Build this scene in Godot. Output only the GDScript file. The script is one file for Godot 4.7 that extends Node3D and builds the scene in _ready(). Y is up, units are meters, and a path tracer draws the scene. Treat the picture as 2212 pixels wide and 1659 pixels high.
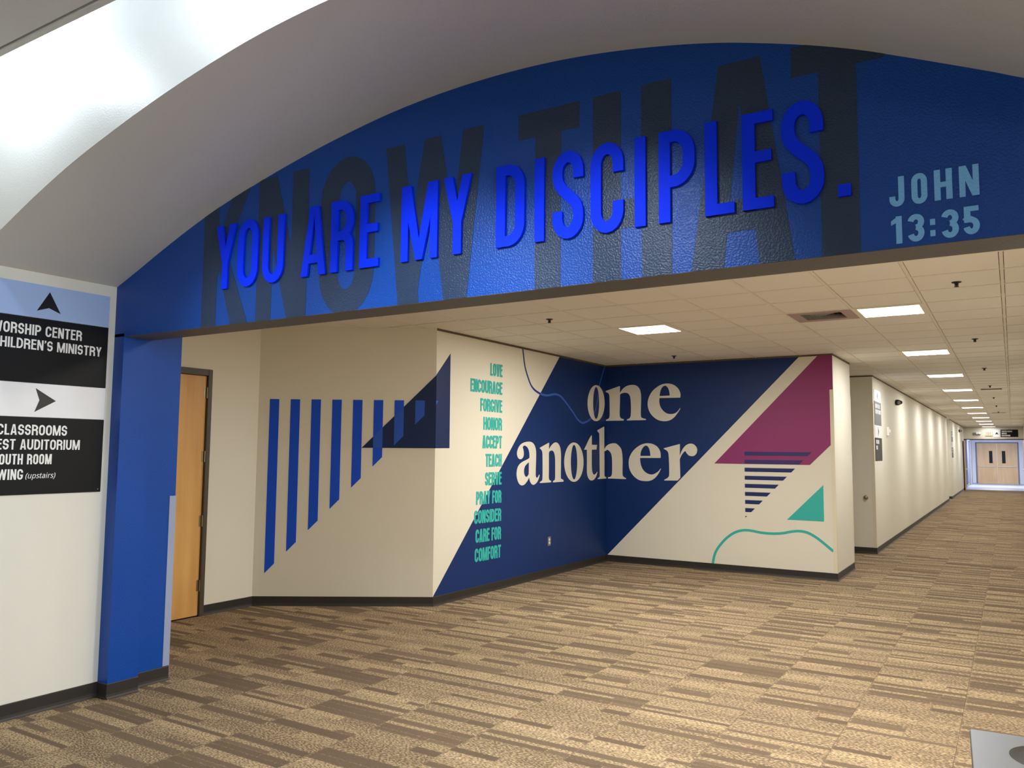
extends Node3D
# A church corridor seen through a blue arched header: lobby with a vault in front, alcove with a painted mural, long corridor behind.
# y is up, metres; the floor is y = 0, the lay-in ceiling y = 3.05; the corridor runs along -z.

const CEIL := 3.05
const TILE := 0.6096
const XLOB := -5.345      # lobby wall on the left
const ZF := 3.505         # face of the blue header
const ZB := 3.28          # back of the header
const HB := 2.468         # underside of the header
const XD := -7.035        # wall with the wooden door
const XM := -5.40         # mural wall along z
const ZM := -4.725        # mural wall along x
const XC := -2.0          # corridor wall
const ZE := -38.6         # end of the corridor
const ZA := 4.455         # face of the arch wall
const LOBBY := 3.66       # lobby ceiling
const XR := 0.5           # right-hand wall
const FOLD := 1.9582      # length of the angled wall

var M := {}
var rng := RandomNumberGenerator.new()
var used := {}
var cam: Camera3D

# ---------------------------------------------------------------- naming helpers
func numbered(called: String) -> String:
	if not used.has(called):
		used[called] = 0
		return called
	used[called] += 1
	return "%s_%03d" % [called, used[called]]

func tag(o: Node, label := "", category := "", group := "", kind := "") -> Node:
	if label: o.set_meta("label", label)
	if category: o.set_meta("category", category)
	if group: o.set_meta("group", group)
	if kind: o.set_meta("kind", kind)
	return o

func thing(called: String, label: String, category: String, at := Vector3.ZERO, turn := 0.0, group := "") -> Node3D:
	var o := Node3D.new()
	o.name = numbered(called)
	add_child(o)
	o.position = at
	o.rotation.y = turn
	tag(o, label, category, group)
	return o

func obj(called: String, st: SurfaceTool, m: Material, parent: Node = self) -> MeshInstance3D:
	var o := MeshInstance3D.new()
	o.name = numbered(called) if parent == self else called
	o.mesh = st.commit()
	if o.mesh.get_surface_count(): o.mesh.surface_set_material(0, m)
	o.cast_shadow = GeometryInstance3D.SHADOW_CASTING_SETTING_ON
	parent.add_child(o, true)
	return o

func struct(called: String, st: SurfaceTool, m: Material, label := "") -> MeshInstance3D:
	var o := obj(called, st, m)
	tag(o, label, "", "", "structure")
	return o

# ---------------------------------------------------------------- mesh helpers
func mb() -> SurfaceTool:
	var st := SurfaceTool.new()
	st.begin(Mesh.PRIMITIVE_TRIANGLES)
	return st

func tri(st: SurfaceTool, a: Vector3, b: Vector3, c: Vector3, n: Vector3) -> void:
	var flip := (b - a).cross(c - a).dot(n) > 0.0
	st.set_normal(n); st.add_vertex(a)
	st.set_normal(n); st.add_vertex(c if flip else b)
	st.set_normal(n); st.add_vertex(b if flip else c)

func quad(st: SurfaceTool, a: Vector3, b: Vector3, c: Vector3, d: Vector3, n: Vector3) -> void:
	tri(st, a, b, c, n)
	tri(st, a, c, d, n)

# quad whose corners carry their own normals
func squad(st: SurfaceTool, p: Array, n: Array) -> void:
	var f: Vector3 = n[0] + n[1] + n[2] + n[3]
	for t in [[0, 1, 2], [0, 2, 3]]:
		var a: Vector3 = p[t[0]]; var b: Vector3 = p[t[1]]; var c: Vector3 = p[t[2]]
		if (b - a).cross(c - a).length_squared() < 1e-14: continue
		var o = [t[0], t[2], t[1]] if (b - a).cross(c - a).dot(f) > 0.0 else t
		for k in o:
			st.set_normal(n[k]); st.add_vertex(p[k])

func box(st: SurfaceTool, lo: Vector3, hi: Vector3, xf := Transform3D()) -> void:
	for ax in 3:
		var e := Vector3.ZERO; e[ax] = 1.0
		var u := (ax + 1) % 3
		var v := (ax + 2) % 3
		for s in 2:
			var p := []
			for k in [[0, 0], [1, 0], [1, 1], [0, 1]]:
				var q := Vector3.ZERO
				q[ax] = hi[ax] if s else lo[ax]
				q[u] = hi[u] if k[0] else lo[u]
				q[v] = hi[v] if k[1] else lo[v]
				p.append(xf * q)
			quad(st, p[0], p[1], p[2], p[3], (xf.basis * (e if s else -e)).normalized())

# a box with chamfered edges (c)
func bevel(st: SurfaceTool, lo: Vector3, hi: Vector3, c: float, xf := Transform3D()) -> void:
	var m := (lo + hi) / 2.0
	var h := (hi - lo) / 2.0
	for ax in 3:
		var u := (ax + 1) % 3
		var v := (ax + 2) % 3
		for s in [-1.0, 1.0]:
			var p := []
			for k in [[-1, -1], [1, -1], [1, 1], [-1, 1]]:
				var q := Vector3.ZERO
				q[ax] = s * h[ax]; q[u] = k[0] * (h[u] - c); q[v] = k[1] * (h[v] - c)
				p.append(xf * (m + q))
			var n := Vector3.ZERO; n[ax] = s
			quad(st, p[0], p[1], p[2], p[3], (xf.basis * n).normalized())
		for s in [-1.0, 1.0]:
			for t in [-1.0, 1.0]:
				var p := []
				for k in [[-1, 0], [1, 0], [1, 1], [-1, 1]]:
					var q := Vector3.ZERO
					q[ax] = k[0] * (h[ax] - c)
					q[u] = s * (h[u] - (c if k[1] else 0.0))
					q[v] = t * (h[v] - (0.0 if k[1] else c))
					p.append(xf * (m + q))
				var n := Vector3.ZERO; n[u] = s; n[v] = t
				quad(st, p[0], p[1], p[2], p[3], (xf.basis * n).normalized())
	for i in [-1.0, 1.0]:
		for j in [-1.0, 1.0]:
			for k in [-1.0, 1.0]:
				var s := Vector3(i, j, k)
				var a := m + Vector3(i * h.x, j * (h.y - c), k * (h.z - c))
				var b := m + Vector3(i * (h.x - c), j * h.y, k * (h.z - c))
				var d := m + Vector3(i * (h.x - c), j * (h.y - c), k * h.z)
				tri(st, xf * a, xf * b, xf * d, (xf.basis * s).normalized())

# polygon in the xy plane of xf, extruded along its z from d0 to d1
func ext(st: SurfaceTool, poly: PackedVector2Array, xf: Transform3D, d0: float, d1: float) -> void:
	var ids := Geometry2D.triangulate_polygon(poly)
	var nz := xf.basis.z.normalized()
	for i in range(0, ids.size(), 3):
		var a := poly[ids[i]]; var b := poly[ids[i + 1]]; var c := poly[ids[i + 2]]
		tri(st, xf * Vector3(a.x, a.y, d1), xf * Vector3(b.x, b.y, d1), xf * Vector3(c.x, c.y, d1), nz)
		if d1 - d0 > 0.004:
			tri(st, xf * Vector3(a.x, a.y, d0), xf * Vector3(b.x, b.y, d0), xf * Vector3(c.x, c.y, d0), -nz)
	var area := 0.0
	for i in poly.size():
		var p := poly[i]; var q := poly[(i + 1) % poly.size()]
		area += p.x * q.y - q.x * p.y
	for i in poly.size():
		var p := poly[i]; var q := poly[(i + 1) % poly.size()]
		var e := q - p
		if e.length() < 1e-6: continue
		var o := Vector2(e.y, -e.x).normalized() * signf(area)
		quad(st, xf * Vector3(p.x, p.y, d0), xf * Vector3(q.x, q.y, d0), xf * Vector3(q.x, q.y, d1), xf * Vector3(p.x, p.y, d1), (xf.basis * Vector3(o.x, o.y, 0)).normalized())

# pieces of one shape that overlap lie a hair apart, so that no two faces coincide
func ext_all(st: SurfaceTool, polys: Array, xf: Transform3D, d0: float, d1: float) -> void:
	var k := 0
	var before := PackedVector2Array()
	for p in polys:
		var shared := []
		for a in p:
			for b in before:
				if a.distance_squared_to(b) < 1e-11: shared.append(a)
		var joined := false
		if shared.size() == 2:     # next piece of the same stroke: on the other side of the common edge
			var e: Vector2 = shared[1] - shared[0]
			var c0 := Vector2.ZERO; var c1 := Vector2.ZERO
			for b in before: c0 += (b - shared[0]) / before.size()
			for a in p: c1 += (a - shared[0]) / p.size()
			joined = e.cross(c0) * e.cross(c1) < 0.0
		if before and not joined: k = (k + 1) % 7
		before = p
		ext(st, p, xf, d0, d1 + k * 0.00014)

# profile of (radius, height) turned about the y axis of xf
func lathe(st: SurfaceTool, prof: Array, xf: Transform3D, seg := 24) -> void:
	for i in range(prof.size() - 1):
		var a: Vector2 = prof[i]; var b: Vector2 = prof[i + 1]
		var e := b - a
		var n := Vector2(e.y, -e.x).normalized()
		for k in seg:
			var t0 := TAU * k / seg; var t1 := TAU * (k + 1) / seg
			var c0 := Vector3(cos(t0), 0, sin(t0)); var c1 := Vector3(cos(t1), 0, sin(t1))
			var up := Vector3.UP
			var P := [xf * (c0 * a.x + up * a.y), xf * (c1 * a.x + up * a.y), xf * (c1 * b.x + up * b.y), xf * (c0 * b.x + up * b.y)]
			var n0 := (xf.basis * (c0 * n.x + up * n.y)).normalized()
			var n1 := (xf.basis * (c1 * n.x + up * n.y)).normalized()
			squad(st, P, [n0, n1, n1, n0])

# wall body behind a face that runs from a to b (x, z); n points to the side one sees
func wallbody(st: SurfaceTool, a: Vector2, b: Vector2, n: Vector2, y0: float, y1: float, th := 0.15) -> void:
	var poly := PackedVector2Array([a, b, b - n * th, a - n * th])
	ext(st, poly, Transform3D(Basis(Vector3.RIGHT, Vector3.BACK, Vector3.UP), Vector3.ZERO), y0, y1)

func wall(called: String, a: Vector2, b: Vector2, n: Vector2, y0: float, y1: float, m: Material, label: String, th := 0.15) -> MeshInstance3D:
	var st := mb()
	wallbody(st, a, b, n, y0, y1, th)
	return struct(called, st, m, label)

# rubber cove base along a wall face
func baseboard(called: String, a: Vector2, b: Vector2, n: Vector2, label: String, h := 0.1) -> void:
	var st := mb()
	var d := (b - a)
	var prof := PackedVector2Array([Vector2(0, 0), Vector2(0.017, 0), Vector2(0.017, 0.003), Vector2(0.009, 0.014), Vector2(0.0065, 0.03), Vector2(0.006, h - 0.004), Vector2(0.003, h), Vector2(0, h)])
	var xf := Transform3D(Basis(Vector3(n.x, 0, n.y), Vector3.UP, Vector3(d.x, 0, d.y).normalized()), Vector3(a.x, 0, a.y))
	ext(st, prof, xf, 0.0, d.length())
	struct(called, st, M.base, label)

# ---------------------------------------------------------------- flat shapes and lettering
func R(x0: float, y0: float, x1: float, y1: float) -> PackedVector2Array:
	return PackedVector2Array([Vector2(x0, y0), Vector2(x1, y0), Vector2(x1, y1), Vector2(x0, y1)])

func P(v: Array) -> PackedVector2Array:
	var p := PackedVector2Array()
	for i in range(0, v.size(), 2): p.append(Vector2(v[i], v[i + 1]))
	return p

func arc(cx: float, cy: float, rx: float, ry: float, a0: float, a1: float, n := 10) -> PackedVector2Array:
	var p := PackedVector2Array()
	for i in n + 1:
		var a := lerpf(a0, a1, float(i) / n)
		p.append(Vector2(cx + rx * cos(a), cy + ry * sin(a)))
	return p

# a stroke of width t along a path, as a row of quads
func band(path: PackedVector2Array, t: float, closed := false) -> Array:
	var pts := PackedVector2Array()
	for q in path:
		if pts.is_empty() or pts[pts.size() - 1].distance_to(q) > 1e-5: pts.append(q)
	var n := pts.size()
	var l := PackedVector2Array(); var r := PackedVector2Array()
	for i in n:
		var a := pts[(i - 1 + n) % n] if closed or i > 0 else pts[i]
		var b := pts[(i + 1) % n] if closed or i < n - 1 else pts[i]
		var d0 := (pts[i] - a).normalized() if pts[i] != a else (b - pts[i]).normalized()
		var d1 := (b - pts[i]).normalized() if pts[i] != b else d0
		var m := (Vector2(-d0.y, d0.x) + Vector2(-d1.y, d1.x)).normalized()
		var k := 1.0 / maxf(0.5, m.dot(Vector2(-d0.y, d0.x)))
		l.append(pts[i] + m * t * 0.5 * k); r.append(pts[i] - m * t * 0.5 * k)
	var out := []
	for i in range(n if closed else n - 1):
		var j := (i + 1) % n
		out.append(PackedVector2Array([l[i], l[j], r[j], r[i]]))
	return out

func curve(c: Array) -> PackedVector2Array:      # Catmull-Rom through points, 4 steps each
	var p := P(c)
	var out := PackedVector2Array()
	for i in p.size() - 1:
		var p0 := p[maxi(i - 1, 0)]; var p3 := p[mini(i + 2, p.size() - 1)]
		for k in 4: out.append(p[i].cubic_interpolate(p[i + 1], p0, p3, k / 4.0))
	out.append(p[p.size() - 1])
	return out

# closed outline from [u, v, is corner, ...] in millimetres, rounded between corners
func outline(c: Array) -> PackedVector2Array:
	var n := c.size() / 3
	var out := PackedVector2Array()
	var g := func(i: int) -> Vector2: return Vector2(c[3 * posmod(i, n)], c[3 * posmod(i, n) + 1]) / 1000.0
	for i in n:
		var a: Vector2 = g.call(i); var b: Vector2 = g.call(i + 1)
		out.append(a)
		if c[3 * i + 2] and c[3 * posmod(i + 1, n) + 2]: continue
		var p0: Vector2 = a - (b - a) * 0.3 if c[3 * i + 2] else g.call(i - 1)
		var p3: Vector2 = b + (b - a) * 0.3 if c[3 * posmod(i + 1, n) + 2] else g.call(i + 2)
		for k in [0.33, 0.67]: out.append(a.cubic_interpolate(b, p0, p3, k))
	return out

func intersect(a: PackedVector2Array, b: PackedVector2Array) -> Array:
	return Geometry2D.intersect_polygons(a, b)

func minus(a: PackedVector2Array, hole: PackedVector2Array) -> Array:   # ring shapes as two simple halves
	var lo := hole[0]; var hi := hole[0]
	for p in hole: lo = lo.min(p); hi = hi.max(p)
	var mid := (lo.x + hi.x) / 2.0
	var out := []
	for half in [R(-100, -100, mid, 100), R(mid, -100, 100, 100)]:
		for q in intersect(a, half): out.append_array(Geometry2D.clip_polygons(q, hole))
	return out

# one capital of a condensed gothic, cap height 1, width w, stroke t, as simple polygons
func glyph(ch: String, w: float, t: float) -> Array:
	var h := t / 2.0
	var rx := (w - t) / 2.0
	var ry := minf(rx * 1.25, 0.3)
	var top := arc(w / 2, 1 - h - ry, rx, ry, 0, PI)
	var low := arc(w / 2, h + ry, rx, ry, PI, TAU)
	var o := []
	match ch:
		"I": return [R(0, 0, t, 1)]
		"O", "0":
			var p := top.duplicate(); p.append_array(low)
			return band(p, t, true)
		"C", "G":
			var p := PackedVector2Array([Vector2(w - h, 0.66)])
			p.append_array(top); p.append_array(low)
			p.append(Vector2(w - h, 0.34 if ch == "C" else 0.48))
			o = band(p, t)
			if ch == "G": o.append(R(w * 0.52, 0.48 - t * 0.85, w - h, 0.48))
		"S":
			var p := PackedVector2Array([Vector2(w - h, 0.68)])
			p.append_array(top)
			var a := Vector2(h, 1 - h - ry - 0.04); var b := Vector2(w - h, h + ry + 0.04)
			for i in 11: p.append(a.bezier_interpolate(Vector2(a.x, a.y - 0.22), Vector2(b.x, b.y + 0.22), b, i / 10.0))
			p.append_array(arc(w / 2, h + ry, rx, ry, 0, -PI))
			p.append(Vector2(h, 0.32))
			return band(p, t)
		"U":
			var p := PackedVector2Array([Vector2(h, 1)]); p.append_array(low); p.append(Vector2(w - h, 1))
			return band(p, t)
		"J":
			var p := PackedVector2Array([Vector2(w - h, 1)]); p.append_array(arc(w / 2, h + ry, rx, ry, 0, -PI)); p.append(Vector2(h, 0.35))
			return band(p, t)
		"D", "P", "R", "B":
			var r := (w - t) * 0.62
			var y1 := 1 - h
			var runs := {"D": [[1 - h, h]], "P": [[1 - h, 0.44]], "R": [[1 - h, 0.5]], "B": [[1 - h, 0.52], [0.52, h]]}
			for s in runs[ch]:
				var q := minf(r * 1.2, (s[0] - s[1]) / 2.0)
				var p := PackedVector2Array([Vector2(t * 0.6, s[0])])
				p.append_array(arc(w - h - r, s[0] - q, r, q, PI / 2, 0)); p.append_array(arc(w - h - r, s[1] + q, r, q, 0, -PI / 2)); p.append(Vector2(t * 0.6, s[1]))
				o.append_array(band(p, t))
			o.append(R(0, 0, t, 1))
			if ch == "R":
				var p := PackedVector2Array([Vector2(t * 0.6, 0.5)])
				p.append_array(arc(w - h - r * 0.8, 0.5 - r * 0.8, r * 0.8, r * 0.8, PI / 2, 0)); p.append(Vector2(w - h, 0))
				o.append_array(band(p, t))
		"A":
			var a := t * 1.25
			o = [P([0, 0, t, 0, w / 2 + a * 0.1, 1, w / 2 - a / 2, 1]), P([w, 0, w - t, 0, w / 2 - a * 0.1, 1, w / 2 + a / 2, 1])]
			var k := (w / 2 - a / 2)
			o.append(P([k * 0.18 + t * 0.5, 0.18, w - k * 0.18 - t * 0.5, 0.18, w - k * 0.33 - t * 0.5, 0.18 + t * 0.95, k * 0.33 + t * 0.5, 0.18 + t * 0.95]))
		"V":
			var a := t * 1.25
			o = [P([0, 1, t, 1, w / 2 + a * 0.1, 0, w / 2 - a / 2, 0]), P([w, 1, w - t, 1, w / 2 - a * 0.1, 0, w / 2 + a / 2, 0])]
		"W":
			o = [P([0, 1, w * 0.2, 1, w * 0.38, 0, w * 0.16, 0]), P([w * 0.16, 0, w * 0.345, 0, w * 0.575, 1, w * 0.415, 1]), P([w * 0.415, 1, w * 0.575, 1, w * 0.85, 0, w * 0.63, 0]), P([w * 0.63, 0, w * 0.85, 0, w, 1, w * 0.8, 1])]
		"M": o = [R(0, 0, t * 0.9, 1), R(w - t * 0.9, 0, w, 1), P([0, 1, t * 1.2, 1, w / 2 + t * 0.42, 0, w / 2 - t * 0.42, 0]), P([w, 1, w - t * 1.2, 1, w / 2 - t * 0.42, 0, w / 2 + t * 0.42, 0])]
		"N": o = [R(0, 0, t * 0.95, 1), R(w - t * 0.95, 0, w, 1), P([0, 1, t * 1.1, 1, w, 0, w - t * 1.1, 0])]
		"K": o = [R(0, 0, t, 1), P([t * 0.9, 0.34, t * 0.9, 0.6, w - t * 1.05, 1, w, 1]), P([w * 0.4, 0.66, t * 0.95, 0.5, w - t * 1.12, 0, w, 0])]
		"Y": o = [R(w / 2 - h, 0, w / 2 + h, 0.42), P([0, 1, t * 1.08, 1, w / 2 + h, 0.4, w / 2 - h, 0.4]), P([w, 1, w - t * 1.08, 1, w / 2 - h, 0.4, w / 2 + h, 0.4])]
		"X": o = [P([0, 1, t * 1.1, 1, w, 0, w - t * 1.1, 0]), P([w, 1, w - t * 1.1, 1, 0, 0, t * 1.1, 0])]
		"T": o = [R(0, 1 - t * 0.9, w, 1), R(w / 2 - h, 0, w / 2 + h, 1)]
		"H": o = [R(0, 0, t, 1), R(w - t, 0, w, 1), R(t * 0.5, 0.5 - t * 0.48, w - t * 0.5, 0.5 + t * 0.48)]
		"h": o = [R(0, 0, t, 1), R(w - t, 0, w, 1), R(t * 0.5, 0.275, w - t * 0.5, 0.275 + t * 0.95)]   # low-waisted H
		"L": o = [R(0, 0, t, 1), R(0, 0, w, t * 0.9)]
		"E": o = [R(0, 0, t, 1), R(0, 0, w, t * 0.9), R(0, 1 - t * 0.9, w, 1), R(0, 0.48, w * 0.94, 0.48 + t * 0.9)]
		"F": o = [R(0, 0, t, 1), R(0, 1 - t * 0.9, w, 1), R(0, 0.44, w * 0.92, 0.44 + t * 0.9)]
		"1": o = [R(w - t, 0, w, 1), P([w - t * 0.6, 1, 0, 0.84, 0, 0.68, w - t * 0.6, 0.8])]
		"3":
			for s in [[1 - h, 0.52], [0.52, h]]:
				var q: float = (s[0] - s[1]) / 2.0
				var up: bool = s[1] > 0.3
				o.append_array(band(arc(w / 2, s[1] + q, rx, q, PI * 0.94 if up else PI / 2, -PI / 2 if up else -PI * 0.94, 14), t))
		"5":
			o = [R(w * 0.06, 1 - t * 0.9, w * 0.96, 1), R(w * 0.06, 0.44, w * 0.06 + t, 1)]
			var p := PackedVector2Array([Vector2(w * 0.1, 0.5), Vector2(w * 0.3, 0.6)])
			p.append_array(arc(w / 2, 0.3 + h * 0.2, rx, 0.3 - h, PI * 0.42, -PI * 0.94, 14))
			o.append_array(band(p, t))
		":": o = [R(0, 0.1, w, 0.1 + 0.26), R(0, 0.58, w, 0.58 + 0.26)]
		".": o = [R(0, 0, w, w)]
		"'": o = [P([0, 1, t, 1, t, 0.84, t * 0.3, 0.72, 0, 0.72, t * 0.3, 0.84])]
	return o

# a line of capitals set to a given length, from x = 0; returns polygons in metres
func line_polys(text: String, cap: float, length: float, t: float, gap := 0.07) -> Array:
	var rel := {"I": -1.0, "M": 1.34, "W": 1.5, "E": 0.82, "F": 0.78, "L": 0.76, "T": 0.9, "S": 0.95, " ": 0.42, "'": -1.0, "J": 0.85}
	var fixed := 0.0; var share := 0.0
	for ch in text:
		var r: float = rel.get(ch, 1.0)
		if r < 0: fixed += t
		else: share += r
		fixed += gap
	fixed -= gap
	var unit := (length / cap - fixed) / share
	var x := 0.0
	var out := []
	for ch in text:
		var r: float = rel.get(ch, 1.0)
		var w := t if r < 0 else r * unit
		if ch != " ":
			for g in glyph(ch, w, t):
				var q := PackedVector2Array()
				for v in g: q.append(Vector2(x + v.x, v.y) * cap)
				out.append(q)
		x += w + gap
	return out

func moved(polys: Array, by: Vector2, k := Vector2.ONE) -> Array:
	var out := []
	for p in polys:
		var q := PackedVector2Array()
		for v in p: q.append(v * k + by)
		out.append(q)
	return out

# ---------------------------------------------------------------- materials
func mat(r: int, g: int, b: int, rough := 0.8, spec := 0.5, metal := 0.0) -> StandardMaterial3D:
	var m := StandardMaterial3D.new()
	m.albedo_color = Color8(r, g, b)
	m.roughness = rough
	m.metallic = metal
	m.metallic_specular = spec
	return m

func noise_img(w: int, h: int, freq: float, sd: int, octaves := 3) -> Image:
	var n := FastNoiseLite.new()
	n.seed = sd
	n.frequency = freq
	n.noise_type = FastNoiseLite.TYPE_SIMPLEX_SMOOTH
	n.fractal_octaves = octaves
	return n.get_seamless_image(w, h)

func bumpy(m: StandardMaterial3D, tex: Texture2D, scale: float, strength: float) -> StandardMaterial3D:
	m.normal_enabled = true
	m.normal_texture = tex
	m.normal_scale = strength
	m.uv1_triplanar = true
	m.uv1_world_triplanar = true
	m.uv1_scale = Vector3.ONE * scale
	return m

func normal_of(im: Image, k: float) -> ImageTexture:
	var c: Image = im.duplicate()
	c.convert(Image.FORMAT_RGBA8)
	c.bump_map_to_normal_map(k)
	return ImageTexture.create_from_image(c)

func glow(r: int, g: int, b: int, e: float) -> StandardMaterial3D:
	var m := mat(r, g, b, 0.6)
	m.emission_enabled = true
	m.emission = Color8(r, g, b)
	m.emission_energy_multiplier = e
	return m

# one carpet tile's weave: rows of loop pile in bars of plain brown, brown flecked with tan, and tan
func carpet(sd: int, n1: PackedByteArray, n2: PackedByteArray) -> ImageTexture:
	var S := 512
	var r := RandomNumberGenerator.new()
	r.seed = 900 + sd
	var data := PackedByteArray()
	data.resize(S * S * 3)
	var dark := [116, 99, 81]
	var tan := [187, 164, 128]
	var y := 0
	while y < S:
		var rows := mini([34, 40, 46, 54, 64, 76][r.randi() % 6], S - y)
		if S - y - rows < 18: rows = S - y
		var x := 0
		while x < S:
			var len := mini(r.randi_range(190, 512), S - x)
			if S - x - len < 110: len = S - x
			var kind := r.randf()
			var cut := 226.0 if kind < 0.33 else (142.0 if kind < 0.68 else 112.0)
			var soft := 66.0
			var shade := r.randf_range(0.94, 1.05)
			var ox := r.randi() % S
			var oy := r.randi() % S
			for j in rows:
				var ragged: int = (n2[((y + j + oy) % S) * S + ox] - 128) / 9
				for i in len:
					var px := x + i
					var c2 := cut
					# ragged upper and lower edge where loops of neighbouring bars mingle
					if (j < 5 or j > rows - 6) and n2[((y + j) * 5 % S) * S + (px * 2 + ox) % S] > 138: c2 = 150.0
					if i < 14 and i < ragged + 6: c2 = 150.0
					var a: float = n1[((y + j + oy) % S) * S + (px * 1 + ox) % S]
					var f := clampf((a - c2) / soft + 0.5, 0.0, 1.0)
					var g: float = (0.9 + 0.2 * n2[((y + j) * 3 % S) * S + (px * 3 + oy) % S] / 255.0) * shade
					var at := ((y + j) * S + px) * 3
					data[at] = clampi(int(lerpf(dark[0], tan[0], f) * g), 0, 255)
					data[at + 1] = clampi(int(lerpf(dark[1], tan[1], f) * g), 0, 255)
					data[at + 2] = clampi(int(lerpf(dark[2], tan[2], f) * g), 0, 255)
			x += len
		y += rows
	return ImageTexture.create_from_image(Image.create_from_data(S, S, false, Image.FORMAT_RGB8, data))

func grain(a: Color, b: Color, sd: int) -> ImageTexture:   # wood veneer, grain along v
	var n := FastNoiseLite.new()
	n.seed = sd; n.frequency = 0.012; n.fractal_octaves = 4
	var im := Image.create(256, 256, false, Image.FORMAT_RGB8)
	for y in 256:
		for x in 256:
			var v := n.get_noise_2d(x * 5.0, y * 0.35) * 0.8 + n.get_noise_2d(x * 0.7 + 900.0, y * 0.5) * 0.9
			im.set_pixel(x, y, a.lerp(b, clampf(0.5 + v, 0, 1)))
	return ImageTexture.create_from_image(im)

func make_materials() -> void:
	var peel := normal_of(noise_img(512, 512, 0.035, 3, 2), 3.0)       # orange-peel wall texture
	M.wall = bumpy(mat(226, 220, 203, 0.62, 0.4), peel, 5.0, 0.18)
	M.lobby = bumpy(mat(226, 223, 212, 0.5, 0.45), peel, 5.0, 0.16)
	M.arch = bumpy(mat(210, 208, 204, 0.42, 0.5), peel, 3.5, 0.25)
	M.head = bumpy(mat(14, 70, 158, 0.36, 0.36), peel, 4.4, 1.0)
	M.ghost = bumpy(mat(42, 58, 86, 0.36, 0.36), peel, 4.4, 1.0)
	M.john = bumpy(mat(120, 192, 255, 0.4, 0.5), peel, 4.4, 1.0)
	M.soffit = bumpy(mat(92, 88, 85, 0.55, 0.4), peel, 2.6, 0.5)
	M.letter = mat(0, 50, 255, 0.6, 0.25)
	M.navy = bumpy(mat(11, 45, 102, 0.5, 0.4), peel, 5.0, 0.18)
	M.tri = bumpy(mat(12, 36, 84, 0.5, 0.4), peel, 5.0, 0.18)
	M.stripe = bumpy(mat(14, 78, 212, 0.5, 0.4), peel, 5.0, 0.18)
	M.overlap = bumpy(mat(40, 86, 190, 0.5, 0.4), peel, 5.0, 0.18)
	M.purple = bumpy(mat(142, 52, 106, 0.5, 0.4), peel, 5.0, 0.18)
	M.bar = bumpy(mat(30, 42, 96, 0.5, 0.4), peel, 5.0, 0.18)
	M.barover = bumpy(mat(56, 46, 104, 0.5, 0.4), peel, 5.0, 0.18)
	M.teal = bumpy(mat(56, 178, 168, 0.5, 0.4), peel, 5.0, 0.18)
	M.line = bumpy(mat(48, 58, 140, 0.5, 0.4), peel, 5.0, 0.18)
	M.line2 = bumpy(mat(56, 92, 180, 0.5, 0.4), peel, 5.0, 0.18)
	M.base = mat(44, 40, 37, 0.45, 0.5)
	M.trim = mat(92, 76, 58, 0.6)
	M.guard = mat(224, 214, 188, 0.45)
	M.guard2 = mat(150, 160, 190, 0.4)
	M.panelceil = bumpy(mat(234, 228, 218, 0.95, 0.2), normal_of(noise_img(256, 256, 0.12, 9, 2), 4.0), 6.0, 0.5)
	M.tbar = mat(226, 217, 200, 0.5)
	M.slab = mat(70, 64, 58, 0.9)
	M.lobbyceil = bumpy(mat(212, 214, 214, 0.8, 0.3), peel, 2.0, 0.3)
	M.dark = mat(24, 22, 21, 0.5)
	M.black = mat(14, 15, 17, 0.35)
	M.signblack = mat(20, 22, 26, 0.4, 0.3)
	M.signwhite = mat(238, 238, 242, 0.22, 0.5)
	M.signblue = mat(166, 190, 234, 0.22, 0.5)
	M.signgrey = mat(92, 92, 96, 0.4, 0.5)
	M.white = mat(240, 240, 240, 0.5)
	M.frame = mat(74, 66, 56, 0.45)
	M.steel = mat(170, 172, 176, 0.35, 0.5, 0.9)
	M.bin = mat(112, 114, 118, 0.42, 0.5, 0.55)
	M.brass = mat(150, 138, 116, 0.35, 0.5, 0.9)
	M.plate = mat(150, 148, 142, 0.4, 0.5, 0.6)
	M.ivory = mat(244, 240, 226, 0.4)
	M.greyframe = mat(120, 122, 138, 0.5)
	M.vest = mat(226, 228, 238, 0.6)
	M.vinyl = mat(150, 156, 178, 0.3, 0.5)
	M.diffuser = mat(224, 214, 198, 0.5)
	M.louver = mat(172, 146, 140, 0.6)
	M.exit = mat(236, 220, 196, 0.4)
	M.red = mat(214, 120, 100, 0.5)
	M.lens = glow(255, 248, 232, 2.2)
	M.lenscool = glow(240, 247, 255, 2.2)
	M.wood = mat(255, 255, 255, 0.42, 0.5)
	M.wood.albedo_texture = grain(Color8(228, 178, 106), Color8(208, 154, 84), 5)
	M.wood.uv1_triplanar = true
	M.wood.uv1_scale = Vector3(0.36, 0.36, 0.36)
	M.maple = mat(255, 255, 255, 0.42, 0.5)
	M.maple.albedo_texture = grain(Color8(232, 196, 150), Color8(220, 180, 132), 6)
	M.maple.uv1_triplanar = true
	M.maple.uv1_scale = Vector3(0.36, 0.36, 0.36)
	M.glass = mat(205, 225, 235, 0.05)
	M.glass.albedo_color.a = 0.12
	M.glass.transparency = BaseMaterial3D.TRANSPARENCY_ALPHA
	var i1 := FastNoiseLite.new()
	i1.seed = 21; i1.frequency = 0.12; i1.fractal_octaves = 3
	var a := i1.get_seamless_image(512, 512)
	# loops lie along the bars: stretch the noise
	a.resize(1400, 512); a = a.get_region(Rect2i(0, 0, 512, 512))
	a.convert(Image.FORMAT_L8)
	var b := noise_img(512, 512, 0.2, 22, 2)
	b.convert(Image.FORMAT_L8)
	var n1 := a.get_data(); var n2 := b.get_data()
	var pile := normal_of(b, 5.0)
	M.carpet = []
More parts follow.
